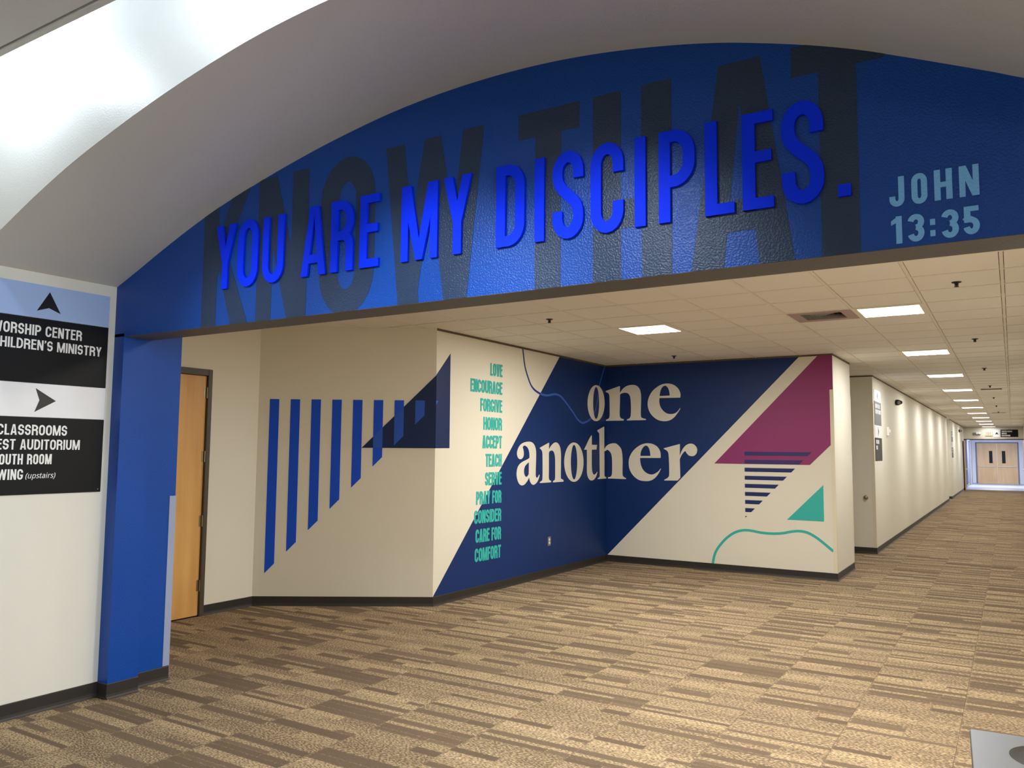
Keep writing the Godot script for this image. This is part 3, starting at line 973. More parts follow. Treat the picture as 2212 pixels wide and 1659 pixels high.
# ---------------------------------------------------------------- painted mural
const SERIF := [
	["a", [[-2688,1668,0,-2664,1720,0,-2609,1769,0,-2515,1803,0,-2393,1816,0,-2308,1807,0,-2248,1776,0,-2211,1723,0,-2199,1656,0,-2201,1549,0,-2207,1429,0,-2204,1362,0,-2176,1335,0,-2149,1344,0,-2113,1377,1,-2102,1370,1,-2128,1320,0,-2175,1275,0,-2234,1250,0,-2281,1247,0,-2327,1266,0,-2360,1303,0,-2377,1346,1,-2431,1295,0,-2494,1258,0,-2557,1247,0,-2620,1265,0,-2664,1308,0,-2690,1366,0,-2693,1418,0,-2673,1475,0,-2624,1520,0,-2536,1555,0,-2447,1577,0,-2373,1600,1,-2373,1643,0,-2387,1695,0,-2424,1738,0,-2476,1761,0,-2520,1760,0,-2549,1743,1,-2532,1714,0,-2519,1669,0,-2525,1623,0,-2562,1594,0,-2606,1585,0,-2650,1597,0,-2678,1626,0], [-2385,1547,1,-2447,1518,0,-2491,1486,0,-2510,1447,0,-2506,1401,0,-2483,1368,0,-2451,1354,0,-2412,1367,0,-2387,1392,1]]],
	["n", [[-2099,1737,1,-1858,1808,1,-1843,1805,1,-1850,1715,1,-1786,1767,0,-1715,1803,0,-1650,1816,0,-1584,1801,0,-1532,1756,0,-1506,1692,0,-1499,1615,0,-1500,1473,0,-1503,1340,0,-1491,1308,0,-1424,1290,1,-1424,1264,1,-1724,1262,1,-1732,1279,1,-1689,1290,0,-1667,1316,0,-1665,1406,0,-1666,1545,0,-1677,1629,0,-1714,1685,0,-1771,1702,0,-1828,1691,0,-1849,1670,1,-1848,1546,0,-1847,1409,0,-1849,1334,0,-1831,1299,0,-1782,1285,1,-1784,1265,1,-2090,1264,1,-2090,1279,1,-2047,1291,0,-2022,1318,0,-2019,1480,0,-2023,1616,0,-2030,1677,0,-2058,1710,0,-2099,1729,1]]],
	["o", [[-796,1534,0,-811,1445,0,-855,1365,0,-924,1303,0,-1009,1264,0,-1103,1253,0,-1196,1269,0,-1278,1311,0,-1343,1374,0,-1385,1453,0,-1400,1539,0,-1386,1625,0,-1345,1703,0,-1281,1765,0,-1198,1806,0,-1106,1821,0,-1011,1809,0,-925,1769,0,-856,1705,0,-811,1624,0], [-995,1535,0,-1000,1457,0,-1015,1387,0,-1037,1332,0,-1066,1297,0,-1098,1286,0,-1129,1299,0,-1158,1335,0,-1181,1390,0,-1195,1460,0,-1201,1537,0,-1196,1614,0,-1182,1683,0,-1160,1739,0,-1132,1775,0,-1100,1787,0,-1068,1775,0,-1039,1740,0,-1016,1684,0,-1001,1613,0]]],
	["t", [[-532,1939,1,-519,1936,1,-518,1795,1,-339,1795,1,-357,1724,1,-518,1721,1,-522,1613,0,-518,1461,0,-504,1393,0,-467,1351,0,-432,1343,0,-380,1357,0,-331,1384,1,-324,1379,1,-362,1322,0,-432,1274,0,-518,1256,0,-595,1271,0,-650,1313,0,-679,1381,0,-679,1538,0,-680,1720,1,-771,1719,1,-771,1725,1,-705,1785,0,-621,1869,0]]],
	["h", [[-94,2082,1,-79,2080,1,-80,1886,0,-84,1725,1,-49,1753,0,3,1779,0,7,1783,0,59,1813,0,137,1825,0,188,1809,0,252,1744,0,274,1651,0,280,1542,0,277,1418,0,280,1333,0,302,1303,0,338,1287,1,333,1273,1,31,1276,1,31,1293,1,81,1308,0,101,1368,0,102,1540,0,90,1649,0,55,1703,0,12,1724,0,7,1713,0,3,1712,0,-76,1698,1,-73,1534,0,-74,1339,0,-59,1308,0,-8,1296,1,-12,1274,1,-310,1273,1,-310,1284,1,-257,1300,0,-239,1335,0,-244,1535,0,-251,1922,0,-265,1976,0,-327,2009,1,-327,2019,1]]],
	["e", [[571,1601,1,900,1605,1,904,1630,0,901,1683,0,881,1735,0,841,1781,0,777,1815,0,703,1826,0,630,1818,0,555,1787,0,480,1733,0,422,1663,0,388,1585,0,381,1516,0,392,1439,0,429,1363,0,487,1303,0,561,1262,0,651,1251,0,733,1259,0,806,1299,0,862,1361,0,899,1426,0,907,1441,1,899,1447,1,871,1410,0,830,1379,0,774,1355,0,717,1358,0,660,1383,0,611,1432,0,583,1496,0,572,1557,0], [575,1632,1,739,1634,1,735,1681,0,723,1734,0,699,1776,0,666,1791,0,629,1772,0,596,1726,0,580,1680,0]]],
	["r", [[953,1743,1,953,1751,1,1203,1816,1,1208,1812,1,1205,1640,1,1225,1693,0,1253,1745,0,1292,1790,0,1339,1816,0,1385,1822,0,1431,1805,0,1465,1765,0,1473,1724,0,1460,1676,0,1425,1644,0,1383,1637,0,1341,1649,0,1310,1682,0,1293,1712,1,1264,1693,0,1236,1656,0,1216,1618,0,1204,1588,1,1207,1476,0,1210,1317,1,1166,1273,1,959,1268,1,959,1280,1,997,1299,0,1025,1323,0,1036,1361,0,1037,1473,0,1032,1623,0,1024,1684,0,1001,1717,0]]],
	["o1", [[-65,2452,0,-81,2363,0,-125,2283,0,-192,2218,0,-276,2175,0,-369,2158,0,-460,2168,0,-541,2204,0,-605,2262,0,-646,2336,0,-660,2419,0,-646,2504,0,-605,2583,0,-541,2648,0,-460,2693,0,-369,2714,0,-276,2707,0,-192,2673,0,-124,2615,0,-80,2539,0], [-258,2444,0,-263,2367,0,-279,2297,0,-303,2241,0,-334,2205,0,-367,2192,0,-400,2202,0,-430,2236,0,-454,2289,0,-469,2357,0,-474,2432,0,-469,2508,0,-454,2578,0,-430,2634,0,-400,2671,0,-367,2685,0,-333,2676,0,-303,2643,0,-279,2589,0,-263,2521,0]]],
	["n1", [[-19,2633,1,-11,2647,1,229,2717,1,238,2714,1,237,2612,1,291,2676,0,362,2718,0,441,2729,0,510,2717,0,562,2670,0,586,2601,0,592,2512,0,588,2383,0,586,2262,0,599,2218,0,672,2196,1,667,2180,1,355,2178,1,355,2194,1,395,2210,0,417,2249,0,423,2346,0,420,2468,0,409,2549,0,379,2595,0,335,2610,0,282,2606,0,239,2587,1,237,2472,0,232,2309,0,236,2243,0,258,2212,0,303,2197,1,300,2177,1,-9,2176,1,-9,2193,1,35,2209,0,59,2246,0,62,2394,0,58,2559,0,44,2605,0,17,2623,0]]],
	["e1", [[890,2512,1,1219,2509,1,1224,2542,0,1218,2589,0,1190,2645,0,1137,2694,0,1071,2722,0,1005,2729,0,929,2718,0,853,2681,0,776,2619,0,725,2540,0,701,2461,0,703,2380,0,732,2300,0,783,2235,0,858,2182,0,950,2159,0,1042,2168,0,1116,2210,0,1174,2276,0,1220,2342,1,1216,2354,1,1175,2303,0,1125,2273,0,1059,2266,0,993,2283,0,935,2332,0,900,2392,0,887,2456,0], [893,2544,1,1055,2545,1,1049,2602,0,1029,2659,0,996,2693,0,963,2694,0,929,2666,0,903,2607,0]]],
]

func paint(called: String, polys: Array, xf: Transform3D, layer: int, m: Material, parent: Node, label := "") -> MeshInstance3D:
	var st := mb()
	ext_all(st, polys, xf, 0.0, 0.0014 * layer)
	var o := obj(called, st, m, parent)
	if label: tag(o, label)
	return o

# a shape that runs over the inner corner of the mural: u < 0 on the side wall, u > 0 on the front wall
func paint_folded(called: String, polys: Array, layer: int, m: Material, label := "") -> void:
	var side := []; var front := []
	for p in polys:
		side.append_array(intersect(p, R(-20, -1, 0, 4)))
		front.append_array(intersect(p, R(0, -1, 20, 4)))
	if side: paint(called, side, XF_SIDE, layer, m, M.wall_m1, label)
	if front: paint(called, front, XF_FRONT, layer, m, M.wall_m2, label)

var XF_SIDE := Transform3D(Basis(Vector3.FORWARD, Vector3.UP, Vector3.RIGHT), Vector3(XM, 0, ZM))
var XF_FRONT := Transform3D(Basis(), Vector3(XM, 0, ZM))
var XF_ANGLED := Transform3D(Basis(Vector3(0.8375, 0, -0.5464), Vector3.UP, Vector3(0.5464, 0, 0.8375)), Vector3(XD, 0, 0.76))

func build_mural() -> void:
	# angled wall: hanging blue bars cut at 45 degrees, crossing a navy triangle that folds onto the side wall
	var dark := P([1.145, 1.712, FOLD, 1.714, FOLD, 2.527])
	paint("navy_triangle", [dark], XF_ANGLED, 1, M.tri, M.wall_angled, "dark navy triangle")
	for i in 9:
		var s := 0.1235 + 0.2292 * i
		var y := 0.345 + 0.2325 * i
		var bar := P([s, y, s + 0.103, y + 0.105, s + 0.103, 2.241, s, 2.241])
		var on_wall := intersect(bar, R(0, 0, FOLD, 3)) if i == 8 else [bar]
		paint("blue_bar", on_wall, XF_ANGLED, 2, M.stripe, M.wall_angled, "slanting-ended royal blue bar")
		var over := intersect(on_wall[0], dark)
		if over: paint("crossing", over, XF_ANGLED, 3, M.overlap, M.wall_angled, "lighter blue where bar and triangle cross")
	paint("navy_triangle", [P([-4.415, 1.714, -4.15, 1.717, -4.155, 2.797, -4.415, 2.528])], XF_SIDE, 1, M.tri, M.wall_m1, "navy end of the folded triangle")
	paint("crossing", [P([-4.415, 2.19, -4.37, 2.241, -4.415, 2.241])], XF_SIDE, 2, M.overlap, M.wall_m1)
	# navy field in the corner
	paint("navy_field", [P([-4.413, 0.1, 0, 0.1, 0, 3.049, -1.526, 3.049])], XF_SIDE, 1, M.navy, M.wall_m1, "navy blue field with a slanting edge")
	paint("navy_field", [P([0, 0.1, 0.02, 0.1, 2.962, 3.049, 0, 3.049])], XF_FRONT, 1, M.navy, M.wall_m2, "navy blue field with a slanting edge")
	# thin hand-drawn lines
	var c := [-2.565, 3.055, -2.536, 2.935, -2.497, 2.797, -2.417, 2.662, -2.332, 2.561, -2.227, 2.504, -2.092, 2.469, -1.919, 2.456, -1.69, 2.488, -1.533, 2.475, -1.371, 2.401, -1.15, 2.27, -0.979, 2.159, -0.835, 2.117, -0.717, 2.134, -0.566, 2.185, -0.413, 2.3, -0.319, 2.474, -0.255, 2.7, -0.159, 2.875, -0.05, 3.045]
	paint("wavy_line", band(curve(c.slice(0, 14)), 0.03), XF_SIDE, 1, M.line, M.wall_m1, "thin blue wavy line on beige")
	paint("wavy_line", band(curve(c.slice(12)), 0.03), XF_SIDE, 2, M.line2, M.wall_m1, "thin lighter blue wavy line on navy")
	# the words one another, over the corner
	for g in SERIF:
		var rings: Array = g[1]
		var polys := [outline(rings[0])]
		if rings.size() > 1: polys = minus(polys[0], outline(rings[1]))
		paint_folded("serif_letter", polys, 3, M.wall, "cream painted serif letter %s" % g[0].substr(0, 1))
	# list of words
	var words := [["LOVE", 0.278], ["ENCOURAGE", 0.7], ["FORGIVE", 0.488], ["HONOR", 0.417], ["ACCEPT", 0.434], ["TEACH", 0.363], ["SERVE", 0.367], ["PRAY FOR", 0.554], ["CONSIDER", 0.59], ["CARE FOR", 0.558], ["COMFORT", 0.57]]
	for i in words.size():
		var y := 2.613 - 0.2232 * i
		paint("painted_words", moved(line_polys(words[i][0], 0.157, words[i][1], 0.19, 0.035), Vector2(-3.05 - words[i][1], y)), XF_SIDE, 2, M.teal, M.wall_m1, "teal painted word %s" % words[i][0])
	# front wall: purple shape, navy bars, teal triangle, teal line
	var purple := P([1.726, 1.534, 3.056, 1.534, 3.334, 1.809, 3.38, 1.83, 3.38, 3.049, 3.205, 3.049])
	purple = P([1.726, 1.534, 3.058, 1.534, 3.335, 1.809, 3.335, 3.049, 3.205, 3.049])
	paint("purple_shape", [purple, R(3.335, 2.56, 3.379, 3.049)], XF_FRONT, 1, M.purple, M.wall_m2, "plum purple slanting shape")
	for i in 9:
		var y := 1.709 - 0.1138 * i
		var x := 3.084 - 0.1117 * i
		var bar := P([2.166, y, 2.166, y - 0.055, x - 0.053, y - 0.055, x, y])
		if i == 8: bar = P([2.166, 0.8, 2.166, 0.777, 2.192, 0.8])
		paint("navy_bar", [bar], XF_FRONT, 2, M.barover if i < 2 else M.bar, M.wall_m2, "navy bar with a slanting end")
	paint("teal_triangle", [P([3.226, 1.267, 3.226, 0.777, 2.738, 0.777])], XF_FRONT, 1, M.teal, M.wall_m2, "teal right-angled triangle")
	paint("teal_line", band(curve([1.686, 0.1, 1.721, 0.244, 1.794, 0.364, 1.901, 0.481, 2.019, 0.562, 2.135, 0.598, 2.249, 0.598, 2.384, 0.579, 2.539, 0.575, 2.671, 0.588, 2.78, 0.614, 2.888, 0.631, 2.994, 0.62, 3.098, 0.572, 3.201, 0.499, 3.336, 0.388]), 0.036), XF_FRONT, 1, M.teal, M.wall_m2, "thin teal wavy line")

# ---------------------------------------------------------------- blue header with raised letters
func build_header() -> void:
	var up := arch_line()
	var poly := PackedVector2Array([Vector2(XLOB, HB), Vector2(0.62, HB)])
	for i in range(up.size() - 1, -1, -1):
		if up[i].x > XLOB and up[i].x < 0.62: poly.append(up[i] + Vector2(0, 0.03))
	poly.append(Vector2(XLOB, 2.85))
	var st := mb()
	ext(st, poly, Transform3D(), ZB, ZF)
	box(st, Vector3(XLOB - 0.05, 0, ZB), Vector3(-5.232, HB + 0.02, ZF))
	box(st, Vector3(XR, 0, ZB), Vector3(0.62, HB + 0.02, ZF))
	var head := struct("wall_header", st, M.head, "royal blue header under the vault, painted with ghosted letters")
	st = mb()
	box(st, Vector3(-5.5, 0, 2.99), Vector3(-5.305, CEIL + 0.15, ZB))
	struct("wall_jamb", st, M.head, "royal blue recessed jamb beside the wooden door")
	st = mb()
	box(st, Vector3(-5.5, HB + 0.03, ZB - 0.01), Vector3(XR + 0.15, CEIL + 0.2, ZB + 0.02))
	struct("wall_header_back", st, M.wall, "back of the header")
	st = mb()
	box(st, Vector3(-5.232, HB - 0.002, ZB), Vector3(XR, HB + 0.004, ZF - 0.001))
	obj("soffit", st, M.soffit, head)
	# ghosted words KNOW THAT
	var clip := PackedVector2Array([Vector2(XLOB, HB), Vector2(0.6, HB)])
	for i in range(up.size() - 1, -1, -1): clip.append(up[i])
	var xf := Transform3D(Basis(), Vector3(0, 0, ZF))
	var H := 0.897
	var y0 := 2.455
	for g in [["K", -4.4, -3.952], ["N", -3.885, -3.455], ["O", -3.351, -2.935], ["W", -2.862, -2.212], ["T", -2.006, -1.668], ["h", -1.597, -1.212], ["A", -1.128, -0.693], ["T", -0.697, -0.345]]:
		var out := []
		var lift := -0.008 if g[0] == "O" else 0.0
		var k := 1.018 if g[0] == "O" else 1.0
		for p in moved(glyph(g[0], (g[2] - g[1]) / H, 0.142 / H), Vector2(g[1], y0 + lift), Vector2(H, H * k)): out.append_array(intersect(p, clip))
		paint("ghost_letter", out, xf, 1, M.ghost, head, "dark slate painted letter %s" % g[0].to_upper())
	# JOHN 13:35
	for g in [["J", -0.345, -0.293, 2.627, 0.115], ["O", -0.269, -0.216, 2.626, 0.117], ["H", -0.193, -0.134, 2.629, 0.115], ["N", -0.112, -0.049, 2.629, 0.115], ["1", -0.342, -0.305, 2.484, 0.105], ["3", -0.286, -0.23, 2.484, 0.105], [":", -0.211, -0.194, 2.488, 0.088], ["3", -0.174, -0.118, 2.483, 0.106], ["5", -0.104, -0.052, 2.485, 0.106]]:
		paint("painted_letter", moved(glyph(g[0], (g[2] - g[1]) / g[4], 0.0205 / g[4]), Vector2(g[1], g[3]), Vector2.ONE * g[4]), xf, 2, M.john, head, "light blue painted character %s" % g[0])
	# raised letters
	var where := ["first letter of the word YOU", "middle letter of the word YOU", "last letter of the word YOU", "first letter of the word ARE", "middle letter of the word ARE", "last letter of the word ARE", "first letter of the word MY", "last letter of the word MY", "first letter of DISCIPLES", "between D and S in DISCIPLES", "first S of DISCIPLES", "middle of DISCIPLES, before IPLES", "between C and P in DISCIPLES", "between I and L in DISCIPLES", "between P and E in DISCIPLES", "between L and S in DISCIPLES", "last letter of DISCIPLES", "square full stop after DISCIPLES"]
	var rows := [["Y", -4.262, -4.075], ["O", -4.049, -3.866], ["U", -3.822, -3.640], ["A", -3.489, -3.291], ["R", -3.253, -3.082], ["E", -3.031, -2.893], ["M", -2.733, -2.490], ["Y", -2.451, -2.276], ["D", -2.124, -1.960], ["I", -1.902, -1.850], ["S", -1.803, -1.640], ["C", -1.601, -1.437], ["I", -1.382, -1.331], ["P", -1.267, -1.103], ["L", -1.058, -0.933], ["E", -0.898, -0.771], ["S", -0.738, -0.575], [".", -0.525, -0.478]]
	for i in rows.size():
		var g = rows[i]
		var w: float = g[2] - g[1]
		var t := thing("raised_letter", "raised bright blue letter %s, %s" % [g[0], where[i]] if g[0] != "." else "raised bright blue " + where[i], "letter", Vector3(g[1], 2.695, ZF), 0, "raised blue letters on the header")
		st = mb()
		var k := 0.411
		var lift := 0.0
		if g[0] in "OSCU": lift = -0.006
		ext_all(st, moved(glyph(g[0], w / k, 0.0525 / k), Vector2(0, lift), Vector2(k, k * (1.03 if g[0] in "OSC" else 1.0))), Transform3D(), 0.003, 0.016)
		obj("face", st, M.letter, t)
		# stand-off pins behind the letter
		st = mb()
		var first: PackedVector2Array = glyph(g[0], w / k, 0.0525 / k)[0]
		var mid := Vector2.ZERO
		for v in first: mid += v * k / first.size()
		box(st, Vector3(mid.x - 0.004, mid.y - 0.004, 0.0), Vector3(mid.x + 0.004, mid.y + 0.004, 0.005))
		obj("pin", st, M.steel, t)

# ---------------------------------------------------------------- wayfinding signs
func arrow(kind: int) -> PackedVector2Array:   # 0 up, 1 right, 2 left; tip to tip about 0.15
	var p := P([0, 0.072, -0.077, -0.062, 0, -0.034, 0.077, -0.062])
	var out := PackedVector2Array()
	for v in p: out.append(v if kind == 0 else (Vector2(v.y, -v.x) if kind == 1 else Vector2(-v.y, v.x)))
	return out

# u runs from the sign's left edge as one reads it
func wall_sign(at: Vector3, label: String, panels: Array, lines: Array, arrows: Array, small := true) -> Node3D:
	var t := thing("wayfinding_sign", label, "sign", at, PI / 2, "wayfinding signs")
	var W := 0.828
	for p in panels:
		var st := mb()
		bevel(st, Vector3(0, p[0] + 0.0008, 0), Vector3(W, p[1] - 0.0008, 0.008), 0.0012)
		obj("panel", st, p[2], t)
	for a in arrows:
		var st := mb()
		ext_all(st, moved([arrow(a[0])], Vector2(a[1], a[2])), Transform3D(Basis(), Vector3(0, 0, 0.008)), 0.0, 0.0015)
		obj("arrow", st, M.black, t)
	for l in lines:
		var st := mb()
		ext_all(st, moved(line_polys(l[0], l[4], l[3], 0.16, 0.1), Vector2(l[1], l[2])), Transform3D(Basis(), Vector3(0, 0, 0.008)), 0.0, 0.0012)
		obj("lettering", st, M.white, t)
	if small:
		var tm := TextMesh.new()
		tm.text = "(upstairs)"
		var f := SystemFont.new()
		f.font_names = PackedStringArray(["Droid Sans"])
		f.font_italic = true
		tm.font = f
		tm.font_size = 48
		tm.pixel_size = 0.001
		tm.depth = 0.001
		tm.material = M.white
		var o := MeshInstance3D.new()
		o.name = "lettering"
		o.mesh = tm
		var bb := tm.get_aabb()
		var k := 0.187 / bb.size.x
		o.transform = Transform3D(Basis(Vector3(k, 0, 0), Vector3(0.22 * k, 0.047 / bb.size.y, 0), Vector3(0, 0, 1)), Vector3(0.325 + 0.0935, 1.5025, 0.0086))
		o.position -= o.basis * bb.get_center()
		o.position.z = 0.0086
		t.add_child(o, true)
	for q in [[0.02, panels[0][1] - 0.02], [W - 0.02, panels[0][1] - 0.02], [W - 0.02, panels[panels.size() - 1][0] + 0.02]]:
		var st := mb()
		lathe(st, [Vector2(0.004, 0.0), Vector2(0.003, 0.0015), Vector2(0, 0.002)], Transform3D(Basis(Vector3.RIGHT, PI / 2), Vector3(q[0], q[1], 0.008)), 10)
		obj("screw", st, M.steel, t)
	return t

func build_signs() -> void:
	var z0 := 4.385
	wall_sign(Vector3(XLOB, 0, z0), "tall wayfinding sign listing CHILDREN'S MINISTRY, beside the blue pillar",
		[[2.528, 2.75, M.signblue], [2.103, 2.528, M.signblack], [1.883, 2.103, M.signwhite], [1.387, 1.883, M.signblack]],
		[["WORSHIP CENTER", z0 - 4.31, 2.412, 0.565, 0.069], ["CHILDREN'S MINISTRY", z0 - 4.305, 2.319, 0.703, 0.066], ["CLASSROOMS", z0 - 4.247, 1.767, 0.436, 0.067], ["WEST AUDITORIUM", z0 - 4.307, 1.674, 0.587, 0.066], ["YOUTH ROOM", z0 - 4.262, 1.58, 0.36, 0.066], ["WING", z0 - 4.228, 1.484, 0.151, 0.066]],
		[[0, z0 - 3.973, 2.637], [1, z0 - 3.967, 1.994]])
	z0 = -8.37
	for s in [[-8.37, "tall wayfinding sign on the corridor wall near the taupe wall end"], [-29.2, "tall wayfinding sign on the far stretch of the corridor wall"]]:
		wall_sign(Vector3(XC, 0, s[0]), s[1],
			[[2.615, 2.825, M.signwhite], [2.2, 2.615, M.signgrey], [1.975, 2.2, M.signwhite], [1.574, 1.975, M.signblack]],
			[["WORSHIP CENTER", 0.08, 2.5, 0.6, 0.075], ["CHILDREN'S MINISTRY", 0.08, 2.4, 0.7, 0.075], ["YOUTH ROOM", 0.08, 1.87, 0.38, 0.07], ["WING", 0.08, 1.77, 0.2, 0.07]],
			[[2, 0.414, 2.72], [1, 0.414, 2.09]], false)

# ---------------------------------------------------------------- door, guards, ceiling hardware, bin
func corner_guard(at: Vector3, y0: float, y1: float, sx: float, sz: float, m: Material, label: String, leg := 0.05) -> void:
	var t := thing("corner_guard", label, "corner guard", at)
	var st := mb()
	var th := 0.004
	# L profile round a corner; the wall fills the quadrant (-sx, -sz)
	var poly := P([th * sx, th * sz, th * sx, -leg * sz, 0, -leg * sz, 0, 0, -leg * sx, 0, -leg * sx, th * sz])
	ext(st, poly, Transform3D(Basis(Vector3.RIGHT, Vector3.BACK, Vector3.UP), Vector3.ZERO), y0, y1)
	obj("cover", st, m, t)

func build_details() -> void:
	var st := mb()
	# wooden door
	var d := Node3D.new()
	d.name = "door_1"
	add_child(d)
	d.position = Vector3(XD, 0, 1.433)
	tag(d, "plain wooden door in a dark bronze frame beside the blue jamb", "", "", "structure")
	bevel(st, Vector3(-0.055, 0.006, 0.003), Vector3(-0.01, 2.437, 0.915), 0.003)
	obj("leaf", st, M.wood, d)
	st = mb()
	bevel(st, Vector3(-0.13, 0, -0.05), Vector3(0.018, 2.505, 0.0), 0.003)
	obj("jamb", st, M.frame, d)
	st = mb()
	bevel(st, Vector3(-0.13, 0, 0.918), Vector3(0.018, 2.505, 0.967), 0.003)
	obj("jamb", st, M.frame, d)
	st = mb()
	bevel(st, Vector3(-0.13, 2.44, 0.0), Vector3(0.018, 2.505, 0.918), 0.003)
	obj("head_jamb", st, M.frame, d)
	st = mb()
	box(st, Vector3(-0.15, 0, -0.05), Vector3(-0.06, 2.505, 0.967))
	obj("stop", st, M.frame, d)
	for y in [2.265, 1.608, 0.953, 0.305]:
		st = mb()
		lathe(st, [Vector2(0, -0.057), Vector2(0.008, -0.057), Vector2(0.008, 0.057), Vector2(0, 0.057)], Transform3D(Basis(), Vector3(0.004, y, 0.001)), 12)
		box(st, Vector3(-0.012, y - 0.055, -0.006), Vector3(-0.006, y + 0.055, 0.03))
		obj("hinge", st, M.brass, d)
	st = mb()
	lathe(st, [Vector2(0.033, 0.0), Vector2(0.033, 0.006), Vector2(0.012, 0.012), Vector2(0.012, 0.04), Vector2(0.028, 0.05), Vector2(0.03, 0.065), Vector2(0.018, 0.076), Vector2(0, 0.078)], Transform3D(Basis(Vector3.BACK, -PI / 2), Vector3(-0.01, 1.0, 0.85)))
	obj("knob", st, M.brass, d)
	# corner guards
	corner_guard(Vector3(-5.305, 0, 2.99), 0.104, 1.338, 1, -1, M.guard2, "pale lavender corner guard on the blue jamb beside the wooden door", 0.05)
	corner_guard(Vector3(-2.02, 0, ZM), 0.1, 2.56, 1, 1, M.guard, "cream corner guard beside the plum purple shape", 0.045)
	corner_guard(Vector3(-2.02, 0, -6.08), 0.1, 2.56, 1, -1, M.guard, "cream corner guard on the back edge of the mural wall's free end", 0.045)
	corner_guard(Vector3(XC, 0, -8.24), 0.1, 2.563, 1, 1, M.guard, "cream corner guard on the wall end beside the corridor sign", 0.045)
	# outlet on the navy field
	var t := thing("wall_outlet", "steel electrical outlet with two white sockets on the navy mural", "outlet", Vector3(XM, 0.468, ZM + 1.828), PI / 2)
	st = mb()
	bevel(st, Vector3(-0.038, -0.061, 0.001), Vector3(0.038, 0.061, 0.007), 0.002)
	obj("plate", st, M.plate, t)
	for y in [-0.021, 0.021]:
		st = mb()
		var ov := PackedVector2Array()
		for p in arc(0, 0, 0.0175, 0.0165, 0, TAU * 23 / 24, 23): ov.append(p + Vector2(0, y))
		ext(st, ov, Transform3D(), 0.006, 0.0095)
		var so := obj("socket", st, M.ivory, t)
		st = mb()
		for x in [-0.0065, 0.0065]: box(st, Vector3(x - 0.001, y - 0.002, 0.0095), Vector3(x + 0.001, y + 0.006, 0.0098))
		obj("slots", st, M.dark, so)
	# knob on the wall end
	t = thing("door_stop", "small round metal door stop on the wall end beside the corridor sign", "door stop", Vector3(-2.148, 0.947, -8.24))
	st = mb()
	lathe(st, [Vector2(0.036, 0.0), Vector2(0.036, 0.006), Vector2(0.014, 0.012), Vector2(0.014, 0.03), Vector2(0.03, 0.04), Vector2(0.034, 0.055), Vector2(0.022, 0.068), Vector2(0, 0.072)], Transform3D(Basis(Vector3.RIGHT, PI / 2), Vector3.ZERO))
	obj("grip", st, M.brass, t)
	# black loudspeakers on the corridor wall
	for s in [[-11.45, "small black wall speaker above the white alarm box"], [-34.4, "small black wall speaker near the corridor's end"]]:
		t = thing("wall_speaker", s[1], "speaker", Vector3(XC, 2.755, s[0]), 0, "black corridor speakers")
		st = mb()
		bevel(st, Vector3(0.0, -0.03, -0.03), Vector3(0.03, 0.03, 0.03), 0.004)
		obj("bracket", st, M.black, t)
		st = mb()
		lathe(st, [Vector2(0, 0.0), Vector2(0.058, 0.0), Vector2(0.062, 0.02), Vector2(0.056, 0.06), Vector2(0.03, 0.11), Vector2(0.016, 0.125), Vector2(0, 0.128)], Transform3D(Basis(Vector3.BACK, -PI / 2) * Basis(Vector3.RIGHT, 0.2), Vector3(0.012, 0.0, 0.0)), 20)
		obj("body", st, M.black, t)
		st = mb()
		lathe(st, [Vector2(0.045, 0.0), Vector2(0.03, 0.03), Vector2(0, 0.034)], Transform3D(Basis(Vector3.RIGHT, PI / 2), Vector3(0.07, -0.004, 0.035)), 16)
		obj("cone", st, M.plate, t)
	# alarm box
	t = thing("alarm_box", "white alarm box with a clear strobe on the corridor wall", "alarm", Vector3(XC, 2.12, -9.95))
	st = mb()
	bevel(st, Vector3(0, -0.085, -0.06), Vector3(0.045, 0.085, 0.06), 0.01)
	obj("case", st, M.ivory, t)
	st = mb()
	bevel(st, Vector3(0.04, -0.03, -0.025), Vector3(0.07, 0.04, 0.025), 0.01)
	obj("strobe", st, M.white, t)
	# sprinklers
	var heads := [[-3.997, -0.374, "small dark sprinkler head in the alcove ceiling close behind the header"], [-3.999, -3.99, "small dark sprinkler head in the alcove ceiling before the words one another"], [-0.309, -0.364, "small dark sprinkler head in the corridor ceiling beside the JOHN 13:35 header"]]
	for k in 6: heads.append([-0.309, -4.02 - 3.75 * k, "small dark sprinkler head beside the corridor lights, %s counted from the blue header" % ["second", "third", "fourth", "fifth", "sixth", "seventh"][k]])
	for h in heads:
		t = thing("sprinkler", h[2], "sprinkler", Vector3(h[0], CEIL + 0.003, h[1]), 0, "ceiling sprinklers")
		st = mb()
		lathe(st, [Vector2(0.036, 0.0), Vector2(0.034, -0.006), Vector2(0.02, -0.01), Vector2(0.0, -0.01)], Transform3D(), 20)
		obj("escutcheon", st, M.dark, t)
		st = mb()
		lathe(st, [Vector2(0.014, -0.008), Vector2(0.014, -0.02), Vector2(0.009, -0.024), Vector2(0.009, -0.034), Vector2(0.0, -0.036)], Transform3D(), 12)
		for s in [-1, 1]: box(st, Vector3(s * 0.012 - 0.002, -0.036, -0.002), Vector3(s * 0.012 + 0.002, -0.018, 0.002))
		obj("body", st, M.dark, t)
		st = mb()
		lathe(st, [Vector2(0.0, -0.036), Vector2(0.018, -0.037), Vector2(0.018, -0.039), Vector2(0.0, -0.039)], Transform3D(), 16)
		obj("deflector", st, M.dark, t)
